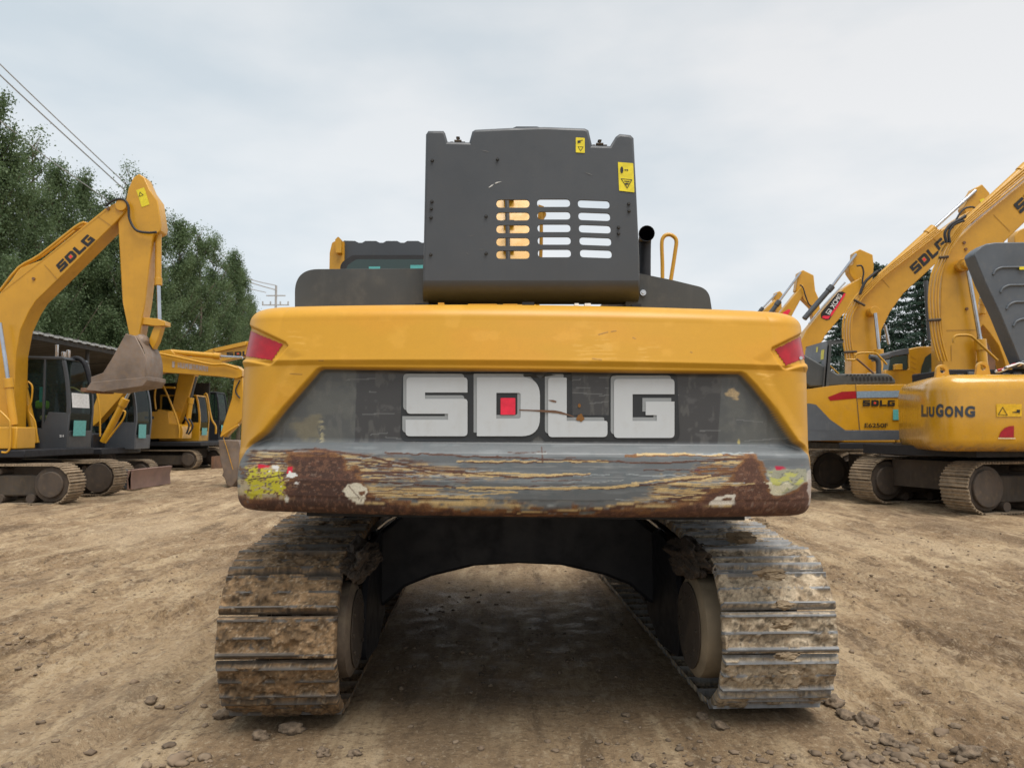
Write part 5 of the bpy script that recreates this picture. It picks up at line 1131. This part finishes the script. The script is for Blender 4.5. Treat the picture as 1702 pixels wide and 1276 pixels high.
# ---------------- right row, second: SDLG machine with two-tone flank and open slotted bonnet
E6 = empty('crawler_excavator', (9.8, 18.7, 0), 'yellow and grey excavator with slotted grey bonnet raised, second in the right row', 'excavator', 'excavators parked in the right row')
bg_track(E6, 4.4, .53, .6, Matrix.Translation((7.62, 17.15, 0)), pitch=.2, motor_r=.66); bg_track(E6, 4.4, .53, .6, Matrix.Translation((7.45, 19.6, 0)), pitch=.2)
bm = BM(); box(bm, 8.4, 11.4, 17.8, 19.6, .45, .95); cyl(bm, (9.8, 18.7, .9), (9.8, 18.7, 1.25), .65, 30); obj('undercarriage', bm, 'mud_dark', E6)
Yb = 17.3
pp('counterweight', [(-60,420),(175,398),(300,380),(380,372),(458,372),(484,655),(390,655),(180,655),(-60,655)], cD, Yb, 2.8, 'yellow', E6, .05)
pp('engine_house', [(459,372),(800,370),(820,372),(822,656),(485,656)], cD, Yb+.01, 2.75, 'yellow', E6, .03)
pp('upper_frame', [(-60,655),(395,657),(822,657),(822,716),(640,718),(180,722),(-60,722)], cD, Yb-.004, 2.8, 'slate', E6, .02)
E6d = lambda n, pts, mat, o=.006: sheet_px(n, [[cD(*p) for p in pts]], lambda x, y: at(x, y, Yb-o), mat, E6)
E6d('lower_panel', [(-60,480),(180,490),(212,497),(300,590),(392,654),(394,657),(-60,657)], 'slate'); E6d('stripe', [(466,413),(812,408),(812,450),(466,455)], 'paleblue')
E6d('reflector', [(285,450),(372,416),(464,412),(466,457),(300,472)], 'red')
_p = E6d('seam', [(457,373),(460,373),(485,656),(481,656)], 'grey', .008)
block_logo([cD(503,507), cD(703,507), cD(705,468), cD(503,468)], Yb-.01, E6)
text_decal('lettering', 'E6250F', [cD(515,640), cD(660,640), cD(660,612), cD(515,612)], Yb-.01, 'ink', E6)
E6d('sticker', [(692,527),(732,527),(734,592),(692,592)], 'cyan', .01); E6d('sticker', [(752,523),(815,523),(815,560),(752,560)], 'sticker', .01); E6d('pictogram', [(760,528),(775,528),(775,552),(762,552)], 'ink', .014)
# deck with slots, exhaust, raised slotted panel
pp('engine_cover', [(-50,800),(-50,400),(450,690),(560,690),(1160,690),(1210,715),(1262,770),(1275,835),(690,850),(50,880)], cH, Yb+.35, 1.2, 'grey_dusty', E6, .04)
slm = BM()
for i in range(11):
    x = 640+i*54; addv(slm, [at(*cH(x+a, b), Yb+.338) for a, b in ((0,735),(26,733),(38,785),(12,788))], [(0,1,2,3)])
for i in range(7): x = 560+i*52; addv(slm, [at(*cH(x+a, b), Yb+.338) for a, b in ((0,698),(34,698),(40,715),(8,716))], [(0,1,2,3)])
obj('louvre', slm, 'ink', E6, smooth=None)
bm = BM(); X7 = lambda z: 7.02+.10*(z-2.5); yz = lambda u, v: (X7(2.55+1.02*v), 17.55+1.35*u, 2.55+1.02*v)
lps = [rpoly([(0,-.05),(1,-.05),(1,.93,.06),(.9,1.0,.06),(.1,1.0,.06),(0,.93,.06)])]
for r in range(5):
    for c_ in range(3): u = .22+c_*.2; v = .17+r*.085; lps.append([(u,v),(u+.14,v),(u+.14,v+.045),(u,v+.045)])
plate(bm, lps, yz, (.03, 0, 0)); bon6 = obj('bonnet', bm, paint('pale_dusty_bonnet', (.17, .175, .185), .5, (.26, .25, .23), .4, .12), E6, bevel=0)
bm = BM(); prism(bm, [yz(0,-.05), yz(0,.97), Vector(yz(0,1))+Vector((.35,0,.03)), Vector(yz(0,1))+Vector((.35,0,-.05)), Vector(yz(0,.9))+Vector((.09,0,0)), Vector(yz(0,-.05))+Vector((.10,0,0))], (0, .03, 0)); prism(bm, [yz(0,1), Vector(yz(0,1))+Vector((.35,0,.03)), Vector(yz(0,1))+Vector((.35,0,.0)), Vector(yz(0,1))+Vector((0,0,-.03))], (0, 1.35, 0)); obj('bonnet_flange', bm, 'grey_dusty', bon6)
for u, v, w, h in ((.12,.60,.13,.22), (.40,.80,.08,.12)):
    bm = BM(); addv(bm, [Vector(yz(*q))+Vector((-.006,0,0)) for q in ((u,v),(u+w,v),(u+w,v+h),(u,v+h))], [(0,1,2,3)]); obj('warning_label', bm, 'sticker', bon6, smooth=None)
pipe('exhaust_pipe', [(1025,735),(1025,640),(1025,560),(1010,500),(960,460),(895,450)], 4.4, cH, 18.0, 'grey_dusty', E6, 5)
pipe('handrail', [(570,490),(680,492),(700,470),(700,430),(740,400),(850,392),(970,396),(1030,440),(1140,560)], 1.6, cH, 18.2, 'yellow', E6, 4); pipe('stay', [(715,480),(800,550),(955,685)], 1.7, cH, 17.9, 'rust', E6, 2); pipe('stay', [(330,570),(460,690)], 1.2, cH, 17.8, 'yellow', E6, 2)
boom6 = [(1190,1276),(1185,1100),(1178,1000),(1182,850),(1190,750),(1225,630),(1290,530),(1400,425),(1684,190),(2200,-230),(2320,-300),(2360,-230),(2250,-60),(1684,440),(1560,560),(1470,680),(1425,820),(1402,1000),(1398,1276),(1398,1400),(1190,1400)]
b6 = pp('boom', boom6, cC, 18.3, .5, 'yellow', E6); block_logo([cC(1665,385), cC(1900,170), cC(1855,115), cC(1618,330)], 18.285, b6)
for i, x in enumerate((1112, 1130, 1150, 1166)):
    o_ = i*13; pipe('hydraulic_pipe', [(x+55,1276),(x+20,1150),(x,1000),(x-4,880),(x+10,760),(x+42,680),(x+70,600),(1240+o_,530),(1310+o_*.8,440+o_*.3),(1500+o_,270+o_*.5),(1700+o_,100+o_*.6)], 1.7, cC, 18.15-.0*i, 'yellow', b6, 5)
for y_, x0, x1 in ((1030,1100,1180), (650,1170,1225)): pipe('pipe_clamp', [(x0,y_),(x1,y_-6)], 2.3, cC, 18.1, 'muddy', b6, 1)
pipe('hydraulic_hose', [(1215,560),(1205,500),(1240,450),(1310,410),(1330,395)], 2.6, cC, 18.0, 'rubber', b6, 5); pipe('hydraulic_hose', [(1235,560),(1228,500),(1260,450),(1320,425)], 2.4, cC, 18.0, 'rubber', b6, 5)
hydraulic((1345,425), (1700,95), (2050,-220), 7.2, 3.4, cC, 18.4, E6)
bm = BM(); p = at(*cC(1352,684), 17.9); cyl(bm, p, p+Vector((0, .5, 0)), .125, 20); cyl(bm, p+Vector((0,-.03,0)), p, .06, 6); cyl(bm, at(*cC(1322,692), 18.0), at(*cC(1322,692), 18.3), .15, 20); obj('pin', bm, 'yellow_old', b6, bevel=.01); bm = BM(); cyl(bm, p+Vector((0,-.05,0)), p+Vector((0,.01,0)), .07, 8); obj('pin_nut', bm, 'black', b6, bevel=.008)
hydraulic((1440,1330), (1418,1150), (1340,700), 7.5, 3.4, cC, 18.1, E6)
pp('cylinder_guard', [(570,940),(690,930),(700,1060),(640,1080),(570,1070)], cG, 18.4, .4, 'yellow', E6)
seam(b6, (1500,390), (1600,490), cC, 18.29); seam(b6, (1215,1090), (1395,1086), cC, 18.29); seam(b6, (1245,1276), (1243,1180), cC, 18.29)
for p in ((1330,600), (1395,805), (1335,960), (1320,560)):
    bm = BM(); q = at(*cC(*p), 18.3); cyl(bm, q, q+Vector((0, -.03, 0)), .035, 10); obj('grease_fitting', bm, 'rust', b6)
# its cab, far side
pp('cab', [(640,280),(790,275),(785,170),(792,148),(850,136),(945,132),(945,330),(812,372),(640,372)], cD, 19.6, 1.0, 'yellow', E6, .03)
cab6 = [o for o in E6.children if o.name.startswith('cab')][0]
pp('roof', [(664,182),(676,170),(790,142),(792,180),(690,195),(672,210)], cD, 19.58, 1.0, 'slate', cab6, .01); pp('window', [(662,282),(672,215),(690,198),(782,186),(780,280)], cD, 19.59, .3, 'glass_solid', cab6, 0)
pp('window', [(862,336),(872,260),(895,200),(925,178),(950,172),(950,330)], cD, 19.585, .02, 'glass_solid', cab6, 0, smooth=None); pp('lamp', [(705,245),(752,242),(752,278),(705,280)], cD, 19.4, .12, 'yellow', cab6, .01)
for i in range(5):
    pp('vent', [(800,195+i*32-(3 if i > 2 else 0)),(806,192+i*32),(838,212+i*30),(834,216+i*30)], cD, 19.595, .01, 'yellow_old', cab6, 0)

# ---------------- right row: the machines behind, each with its own boom traced, on a common kind of chassis
def chassis(E, X, Y, body='yellow', cabm='yellow', tall=0):
    bg_track(E, 4.3, .47, .6, Matrix.Translation((X-2.15, Y-1.45, 0)), detail=False); bg_track(E, 4.3, .47, .6, Matrix.Translation((X-2.15, Y+.85, 0)), detail=False)
    bm = BM(); box(bm, X-1.5, X+1.5, Y-.9, Y+.9, .4, .95); obj('undercarriage', bm, 'mud_dark', E)
    bm = BM(); box(bm, X-2.0, X+1.9, Y-1.35, Y+1.35, 1.02, 1.2); obj('upper_frame', bm, 'black', E, bevel=.02)
    bm = BM(); box(bm, X-1.9, X-.4, Y-1.35, Y+1.35, 1.2, 2.1); box(bm, X-.4, X+.9, Y-1.35, Y-.5, 1.2, 1.9); obj('engine_house', bm, body, E, bevel=.05)
    plan = [(p.x, p.y) for p in smooth_path([(X-1.95, Y+1.4), (X-2.6, Y+1.25), (X-2.85, Y+.6), (X-2.9, Y), (X-2.85, Y-.6), (X-2.6, Y-1.25), (X-1.95, Y-1.4)], 3)]
    rounded_block(E, 'counterweight', plan, 1.25, 2.25, body); bg_cab(E, X-.1, X+1.4, Y+.35, Y+1.35, 1.2, 2.95, cabm)
E7 = empty('crawler_excavator', (10.8, 23.4, 0), 'excavator whose lettered boom rises behind the raised slotted bonnet, third in the right row', 'excavator', 'excavators parked in the right row')
chassis(E7, 11.2, 23.4)
b7 = pp('boom', [(640,1276),(632,1050),(660,930),(720,850),(830,755),(1100,545),(1300,400),(1350,370),(1400,380),(1400,440),(1330,510),(1250,590),(1070,760),(955,865),(872,980),(820,1090),(812,1200),(808,1276),(808,1420),(640,1420)], cC, 23.2, .5, 'yellow', E7)
block_logo([cC(1026,752), cC(1222,578), cC(1180,524), cC(988,706)], 23.19, b7)
for i in range(4):
    x = 588+i*16; pipe('hydraulic_pipe', [(x+20,1276),(x,1150),(x-2+i,1060),(x+12,990),(x+60,905),(x+110,850),(x+200,770-i*3),(x+330,660),(x+560,480)], 1.5, cC, 23.05, 'yellow', b7, 4)
seam(b7, (800,755), (870,830), cC, 23.19); seam(b7, (1130,530), (1210,600), cC, 23.19)
pipe('pipe_clamp', [(595,1222),(670,1218)], 2, cC, 23.0, 'muddy', b7, 1); pipe('pipe_clamp', [(655,905),(720,940)], 2, cC, 23.0, 'muddy', b7, 1)
pipe('hydraulic_hose', [(690,870),(720,800),(760,760),(800,730)], 2.4, cC, 23.0, 'rubber', b7, 4)
hydraulic((815,765), (1135,475), (1392,243), 6.6, 2.8, cC, 23.4, E7)
pp('arm', [(1385,228),(1430,205),(1478,260),(1480,330),(1560,500),(1600,900),(1560,900),(1440,560),(1330,380),(1320,345)], cC, 23.45, .35, 'yellow', E7)
pipe('hydraulic_hose', [(1250,470),(1290,390),(1330,350),(1380,345),(1400,370)], 1.6, cC, 23.1, 'rubber', E7, 4); pp('warning_label', [(1415,300),(1440,290),(1450,310),(1425,322)], cC, 23.44, .005, 'sticker', E7, 0)
hydraulic((812,1420), (805,1210), (782,985), 6, 3, cC, 22.9, E7)
bm = BM(); p = at(*cC(782,972), 22.9); cyl(bm, p, p+Vector((0, .5, 0)), .14, 20); obj('pin', bm, 'yellow_old', b7, bevel=.01)
rod('rod', (842,1060), (866,1175), 2.4, cC, 23.9, 'steel', E7)
E8 = empty('crawler_excavator', (11, 28, 0), 'excavator with a red and black panel on its boom, fourth in the right row', 'excavator', 'excavators parked in the right row')
chassis(E8, 10.6, 28)
b8 = pp('boom', [(300,1400),(300,1276),(335,1150),(365,1090),(470,960),(600,828),(650,795),(700,770),(706,800),(690,850),(640,915),(600,980),(480,1120),(400,1276),(400,1400)], cC, 27.8, .45, 'yellow', E8)
cI2 = cI; pan = pp('maker_panel', [(390,1000,1.2),(400,950,1.2),(850,400,1.2),(950,390,1.2),(1050,430,1.2),(1030,500,1.2),(620,1130,1.2),(540,1150,1.2),(400,1090,1.2)], cI, 27.79, .012, 'ink', b8, 0)
sheet_px('stripe', [[cI(*p) for p in [(1000,440),(1050,440),(1030,500),(700,1010),(640,1060),(650,970),(880,660)]]], lambda x, y: at(x, y, 27.78), 'red_letter', pan); sheet_px('stripe', [[cI(*p) for p in [(410,1080),(460,1030),(640,1040),(590,1115),(500,1115)]]], lambda x, y: at(x, y, 27.78), 'red_letter', pan)
text_decal('lettering', 'XCMG', [cI(740,850), cI(960,500), cI(850,440), cI(620,790)], 27.775, 'white_plain', pan)
sheet_px('emblem', frame_loop([cI(*p) for p in [(510,945),(590,840),(690,890),(620,1010)]], 1.0), lambda x, y: at(x, y, 27.775), 'white_plain', pan); sheet_px('emblem', [[cI(*p) for p in [(570,960),(640,880),(650,930)]]], lambda x, y: at(x, y, 27.775), 'white_plain', pan)
hydraulic((352,1020), (520,825), (668,628), 4.4, 2.4, cC, 27.9, E8, mat='grey')
pp('arm', [(655,620),(690,597),(768,632),(775,700),(765,800),(800,1200),(760,1200),(700,850),(625,740),(620,700),(650,690)], cC, 28.0, .35, 'yellow', E8)
pipe('hydraulic_hose', [(670,700),(700,700),(712,740),(705,800),(720,860)], 1.4, cC, 27.7, 'rubber', b8, 4); pipe('hydraulic_pipe', [(380,1050),(470,940),(600,800)], 1.3, cC, 27.7, 'steel', b8, 2)
rod('rod', (1088,790), (1112,1150), 3.4, cC, 27.9, 'grey', E8)
E9 = empty('crawler_excavator', (12, 33, 0), 'excavator whose arm end shows just right of the counterweight top, fifth in the right row', 'excavator', 'excavators parked in the right row')
chassis(E9, 10.6, 33)
b9 = pp('boom', [(120,1300),(130,1100),(205,985),(300,868),(345,812),(360,850),(300,960),(225,1100),(215,1300)], cC, 32.8, .45, 'yellow', E9)
sheet_px('maker_panel', [[cC(*p) for p in [(222,982),(255,962),(272,966),(250,1000),(222,1010)]]], lambda x, y: at(x, y, 32.78), 'red_letter', b9)
hydraulic((130,1010), (200,915), (332,738), 3.8, 1.9, cC, 32.9, E9, mat='grey')
pp('arm', [(318,740),(346,724),(410,756),(420,850),(442,900),(470,1150),(430,1150),(395,950),(345,900),(330,860),(300,850)], cC, 33, .35, 'yellow', E9)
pipe('hydraulic_hose', [(325,815),(345,830),(360,880),(380,930),(400,945)], 1.2, cC, 32.7, 'rubber', E9, 4)
E10 = empty('crawler_excavator', (12, 38.5, 0), 'farthest excavator of the right row, only its arm tip and rod above the counterweight', 'excavator', 'excavators parked in the right row')
chassis(E10, 10.4, 38.5)
pp('boom', [(20,1300),(30,1080),(90,985),(175,905),(200,930),(140,1010),(100,1100),(100,1300)], cC, 38.3, .45, 'yellow', E10)
hydraulic((40,1020), (100,955), (186,866), 2.6, 1.4, cC, 38.4, E10, mat='grey')
pp('arm', [(178,862),(206,851),(222,868),(214,910),(230,1100),(200,1100),(170,930),(168,900)], cC, 38.5, .3, 'yellow', E10)
E11 = empty('crawler_excavator', (15, 20.6, 0), 'excavator mostly hidden by the dark raised bonnet, its curved boom passing the right edge', 'excavator', 'excavators parked in the right row')
chassis(E11, 17.6, 26.5)
pp('boom', [(1420,950),(1440,925),(1480,925),(1530,985),(1580,1060),(1625,1160),(1660,1300),(1690,1420),(1600,1420),(1565,1276),(1530,1180),(1480,1110),(1435,1055),(1410,1100),(1400,1040)], cC, 24.5, .5, 'yellow', E11)
hydraulic((1432,990), (1440,900), (1446,845), 5, 3.6, cC, 24.4, E11, rodmat='white_plain'); pp('warning_label', [(1470,978),(1485,970),(1494,985),(1474,990)], cC, 24.48, .01, 'red', E11, 0)
pp('arm', [(1628,520),(1645,490),(1684,470),(1900,500),(1900,560),(1628,570)], cC, 26.0, .4, 'yellow', E11)
pp('mast', [(635,940),(700,930),(760,1080),(760,1300),(680,1300)], cG, 24.6, .3, 'rust', E11)

# ================================================================== SHED, TREES, WIRES
SH = empty('open_shed', (-15, 27, 0), 'long open fronted shed with a dark low roof behind the left row', 'shed')
M['shed_roof'] = paint('corrugated_roof', (.10, .10, .10), .6, (.2, .18, .15), .4, .2); M['shed_dark'] = paint('dark_shed_boards', (.025, .024, .022), .8)
M['sheet_edge'] = paint('pale_roof_edge', (.42, .44, .44), .5)
bm = BM(); N = 60
for i in range(N):
    y0 = 19.5+i*.24; z = .03 if i % 2 else 0
    addv(bm, [(-12.9, y0, 4.18+z), (-12.9, y0+.24, 4.18+.03-z), (-19.2, y0+.24, 3.55+.03-z), (-19.2, y0, 3.55+z)], [(0,1,2,3)])
rf = obj('roof', bm, 'shed_roof', SH, smooth=None)
m_ = rf.modifiers.new('s', 'SOLIDIFY'); m_.thickness = .04
bm = BM(); box(bm, -12.98, -12.9, 19.5, 33.9, 4.0, 4.12); obj('fascia', bm, 'shed_dark', SH)
bm = BM()
for i in range(59): box(bm, -12.90, -12.86, 19.5+i*.24, 19.5+i*.24+.17, 4.145+.02*(i%2), 4.20+.02*(i%2))
obj('roof_edge', bm, 'sheet_edge', SH)
bm = BM(); box(bm, -19.2, -19.1, 19.5, 34, 0, 3.55); box(bm, -19.1, -13.1, 33.8, 33.9, 0, 3.6); obj('wall', bm, 'shed_dark', SH)
for i in range(2):
    bm = BM(); cyl(bm, (-13.3, 20.0+4.4*i, 0), (-13.3, 20.0+4.4*i, 4.1), .06, 10); obj('post', bm, 'grey', SH)
for x, z, c_ in ((-17.5,.6,'cyan'),(-16.8,1.0,'sticker'),(-18.2,.8,'white_plain')):
    pass

def leaf_mat(name, a, b, c):
    k = NT(name); n = k.noise(.55, 3, .6); f = k.noise(9, 3, .7); g = k.n('ShaderNodeObjectInfo')
    col = k.mix(k.ramp(n, .35, .65), a, b); col = k.mix(k.ramp(f, .5, .75, 0, .7), col, c); k.l(col, k.b.inputs['Base Color'])
    k.b.inputs['Roughness'].default_value = .6; tr = k.n('ShaderNodeBsdfTranslucent'); k.l(col, tr.inputs[0]); mx = k.n('ShaderNodeMixShader'); mx.inputs[0].default_value = .4
    k.l(k.b.outputs[0], mx.inputs[1]); k.l(tr.outputs[0], mx.inputs[2]); k.l(mx.outputs[0], k.t.nodes['Material Output'].inputs[0]); return k.m
M['poplar'] = leaf_mat('poplar_leaves', (.098, .155, .068), (.145, .21, .095), (.195, .265, .13)); M['cedar'] = leaf_mat('cedar_needles', (.035, .075, .055), (.055, .10, .07), (.09, .14, .09))
M['bark'] = paint('bark', (.16, .13, .10), .9, (.08, .06, .05), .5, .3, bump=1)
def quads_mesh(name, C, N_, S, mat, seed):
    """leaf faces: centres C, normals random, half sizes S"""
    r = np.random.RandomState(seed); n = len(C); a = r.randn(n, 3); a /= np.linalg.norm(a, axis=1)[:, None]; b = np.cross(a, r.randn(n, 3)); b /= np.linalg.norm(b, axis=1)[:, None]
    a = a*S[:, None]; b = b*S[:, None]*.55; P = np.stack([C-a, C-b*1, C+a, C+b], 1).reshape(-1, 3)
    me = bpy.data.meshes.new(name); me.vertices.add(len(P)); me.vertices.foreach_set('co', P.astype(np.float32).ravel()); me.loops.add(len(P)); me.loops.foreach_set('vertex_index', np.arange(len(P), dtype=np.int32))
    me.polygons.add(n); me.polygons.foreach_set('loop_start', np.arange(0, 4*n, 4, dtype=np.int32)); me.update(calc_edges=True); me.materials.append(M[mat]); return me
def poplar(seed, h=13.6, n=60000):
    r = np.random.RandomState(seed); C = []; tk = BM(); 
    tube(tk, smooth_path([(0,0,0),(.1*r.randn(),.1*r.randn(),h*.3),(.15*r.randn(),.15*r.randn(),h*.6),(0,0,h*.97)], 4), [.17*(1-i/12)+.015 for i in range(13)], 8)
    nb = 95
    for i in range(nb):
        t = .10+.88*(i/nb); z0 = h*t; az = r.rand()*2*PI; L = (2.0*(1-t)**.85*min(1, (t+.12)/.35)+.25)*(.65+.6*r.rand()); up = L*(.9+.9*r.rand())
        p0 = np.array([0, 0, z0]); p1 = p0+np.array([math.cos(az)*L, math.sin(az)*L, up]); 
        if p1[2] > h: p1[2] = h+.3*r.rand()
        if i % 2 == 0: tube(tk, [Vector(p0), Vector(p0*.5+p1*.5+np.array([0,0,-.1])), Vector(p1)], [.035, .022, .008], 5)
        m = int(n/nb*(.5+L/2)); s = r.rand(m)**.7; c = p0+(p1-p0)*s[:, None]; w = .22+.34*(1-np.abs(s-.55)); C.append(c+r.randn(m, 3)*w[:, None]*np.array([.8, .8, .85])*.52)
    C = np.concatenate(C); keep = (fbm(C[:,0]*1.5+seed, C[:,2]*1.2+C[:,1]*.9, 3, seed) > .43)|(r.rand(len(C)) < .12); C = C[keep]
    me = quads_mesh('crown', C, None, .032+.036*r.rand(len(C)), 'poplar', seed); bm_t = tk; return me, bm_t
PV = []
for s in (1, 2, 3, 4):
    me, tk = poplar(s); mt = bpy.data.meshes.new('trunk'); tk.to_mesh(mt); tk.free(); mt.materials.append(M['bark']); PV.append((me, mt))
def plant_tree(v, x, y, sc, rot, label, group, cat='tree', name='poplar_tree', sxy=1):
    t = empty(name, (x, y, 0), label, cat, group); t.rotation_euler = (0, 0, rot); t.scale = (sc*sxy, sc*sxy, sc)
    for n_, m_ in (('crown', v[0]), ('trunk', v[1])):
        o = bpy.data.objects.new(n_, m_); scene.collection.objects.link(o); o.parent = t
    return t
tr_pts = [(-50,105,26.5),(-2,150,28),(54,225,31.5),(98,276,33.5),(140,294,35.5),(176,318,37.5),(221,284,36.5),(262,345,40),(298,366,42),(328,374,44),(358,390,47),(386,420,51),(400,446,57),(418,490,66)]
lbs = ['tall poplar whose crown fills the top of the left edge','poplar at the left edge, highest crown against the sky','poplar with a pointed top right of the left edge tree','poplar above the raised boom’s middle','poplar behind the raised boom near its lettering','poplar just left of the raised arm’s elbow','poplar whose thin tip sticks up behind the raised arm’s elbow','poplar immediately right of the raised arm','second poplar right of the raised arm','third poplar right of the raised arm','fourth poplar right of the raised arm','poplar crown where the wires cross near the end of the row','second last poplar of the row','smallest, farthest poplar at the end of the row']
for i, ((px, py, Y), lb) in enumerate(zip(tr_pts, lbs)):
    p = at(px, py, Y); plant_tree(PV[i % 4], p.x, Y, p.z/13.7, i*1.1, lb, 'poplars in a row behind the left machines', sxy=.95 if i not in (13,) else .8)
LOWL = ['lower poplar crown filling the gap at the left edge', 'lower poplar crown beneath the tall one left of the raised boom', 'lower poplar crown under the lettering of the raised boom', 'lower poplar crown between the raised boom and its arm', 'lower poplar crown seen left of the hanging bucket', 'lower poplar crown directly behind the raised arm cylinder', 'lower poplar crown above the level boom', 'lower poplar crown above the faded lettering of the level boom']
for i in range(8):   # a second, lower rank closes the row
    p = at(10+i*42, 380+i*16, 37+i*2.2); plant_tree(PV[(i+1) % 4], p.x-1.2, 37+i*2.2, p.z/13.7, i*2.3+1, LOWL[i], 'lower poplars behind the row', sxy=1.5)
def cedar(seed, h=11.5, n=30000):
    r = np.random.RandomState(seed); tk = BM(); cyl(tk, (0,0,0), (0,0,h*.98), .2, 8, .02); C = []
    nb = 120
    for i in range(nb):
        t = .05+.93*i/nb; z0 = h*t; az = i*2.4+r.rand(); L = (3.6*(1-t)**.75+.25)*(.7+.5*r.rand())
        p0 = np.array([0,0,z0]); p1 = np.array([math.cos(az)*L, math.sin(az)*L, z0-.08*L+.1]); m = int(n/nb*(.4+L/2.4)); s = r.rand(m)**.6
        c = p0+(p1-p0)*s[:, None]; c[:, 2] -= .10*s*s*L; C.append(c+r.randn(m, 3)*np.array([.28,.28,.075])*(.5+.5*L/2))
        if i % 3 == 0: tube(tk, [Vector(p0), Vector(p1)], [.04, .01], 5)
    C = np.concatenate(C); me = quads_mesh('crown', C, None, .05+.05*r.rand(len(C)), 'cedar', seed); mt = bpy.data.meshes.new('trunk'); tk.to_mesh(mt); tk.free(); mt.materials.append(M['bark']); return me, mt
CV = [cedar(11), cedar(12)]
for i, (px, py, Y, lb) in enumerate(((1458,430,47,'dark cedar whose tip shows above the third boom of the right row'),(1395,520,52,'dark cedar low behind the red and black boom panel'),(1530,440,45,'dark cedar framed between the two nearest right hand booms'),(1610,470,46,'dark cedar behind the nearest right hand boom'),(1690,480,48,'dark cedar at the right edge behind the raised bonnet'),(1345,600,60,'farthest cedar, low beside the counterweight'))):
    p = at(px, py, Y); plant_tree(CV[i % 2], p.x, Y, p.z/11.6, i*1.7, lb, 'cedars behind the right row', name='cedar_tree')
# hedge-like thicket under the poplars, closing the view under the booms
def thicket(name, x0, x1, y0, y1, h, n, seed, label):
    r = np.random.RandomState(seed); t = r.rand(n); C = np.stack([x0+(x1-x0)*t+r.randn(n)*.8, y0+(y1-y0)*t+r.randn(n)*.8, r.rand(n)**.8*h*(.6+.8*fbm(t*40, t*0, 3, seed))], -1)
    me = quads_mesh(name, C, None, .10+.09*r.rand(n), 'poplar', seed); o = bpy.data.objects.new(name, me); scene.collection.objects.link(o); tag(o, label, 'undergrowth', kind='stuff')
thicket('undergrowth', -26, -21, 24, 75, 4.2, 42000, 3, 'dense green undergrowth beneath the poplars'); thicket('undergrowth', 18, 36, 52, 46, 3.6, 16000, 4, 'dark undergrowth beneath the cedars')

# utility pole far away and its wires
M['concrete'] = plain('pale_concrete', (.42, .42, .42), .8)
UP = empty('utility_pole', (-22.6, 75, 0), 'distant utility pole with crossarms, just left of the grey side cover', 'utility pole')
bt = at(459, 475, 75); bm = BM(); cyl(bm, (bt.x, 75, 0), bt, .17, 10, .10); obj('pole', bm, 'concrete', UP)
for zz_, w in ((at(459, 491.5, 75).z, .92), (at(459, 507, 75).z, 1.3)):
    bm = BM(); box(bm, bt.x-w, bt.x+w, 74.9, 75.0, zz_-.05, zz_+.05); 
    obj('crossarm', bm, 'concrete', UP)
for x_ in (-1.25, -.5, .45, 1.2): 
    bm = BM(); z_ = at(459, 507, 75).z; cyl(bm, (bt.x+x_, 74.95, z_), (bt.x+x_, 74.95, z_+.35), .07, 8); obj('insulator', bm, 'concrete', UP)
def wire(pts, label, r=.016):
    P = smooth_path([at(*p) for p in pts], 10); bm = BM(); tube(bm, P, [r*(.8+p.y/40) for p in P], 5); o = obj('power_line', bm, plain('wire_metal', (.40, .41, .42), .5), smooth=None); tag(o, label, 'cable', 'overhead wires to the distant pole')
wire([(-160,-60,20),(0,107,26),(205,302,39),(275,365,46),(395,455,62),(459,474.5,75)], 'uppermost overhead wire crossing the top left of the sky')
wire([(-160,-40,20),(0,125,26.2),(190,300,38),(275,378,46),(390,458,61),(459,482,75)], 'second overhead wire running just under the uppermost one', .018)
wire([(-120,110,22),(30,224,28),(100,278,32.5),(285,405,44),(388,470,60),(442,486,75)], 'lowest overhead wire, passing in front of the poplars', .014)
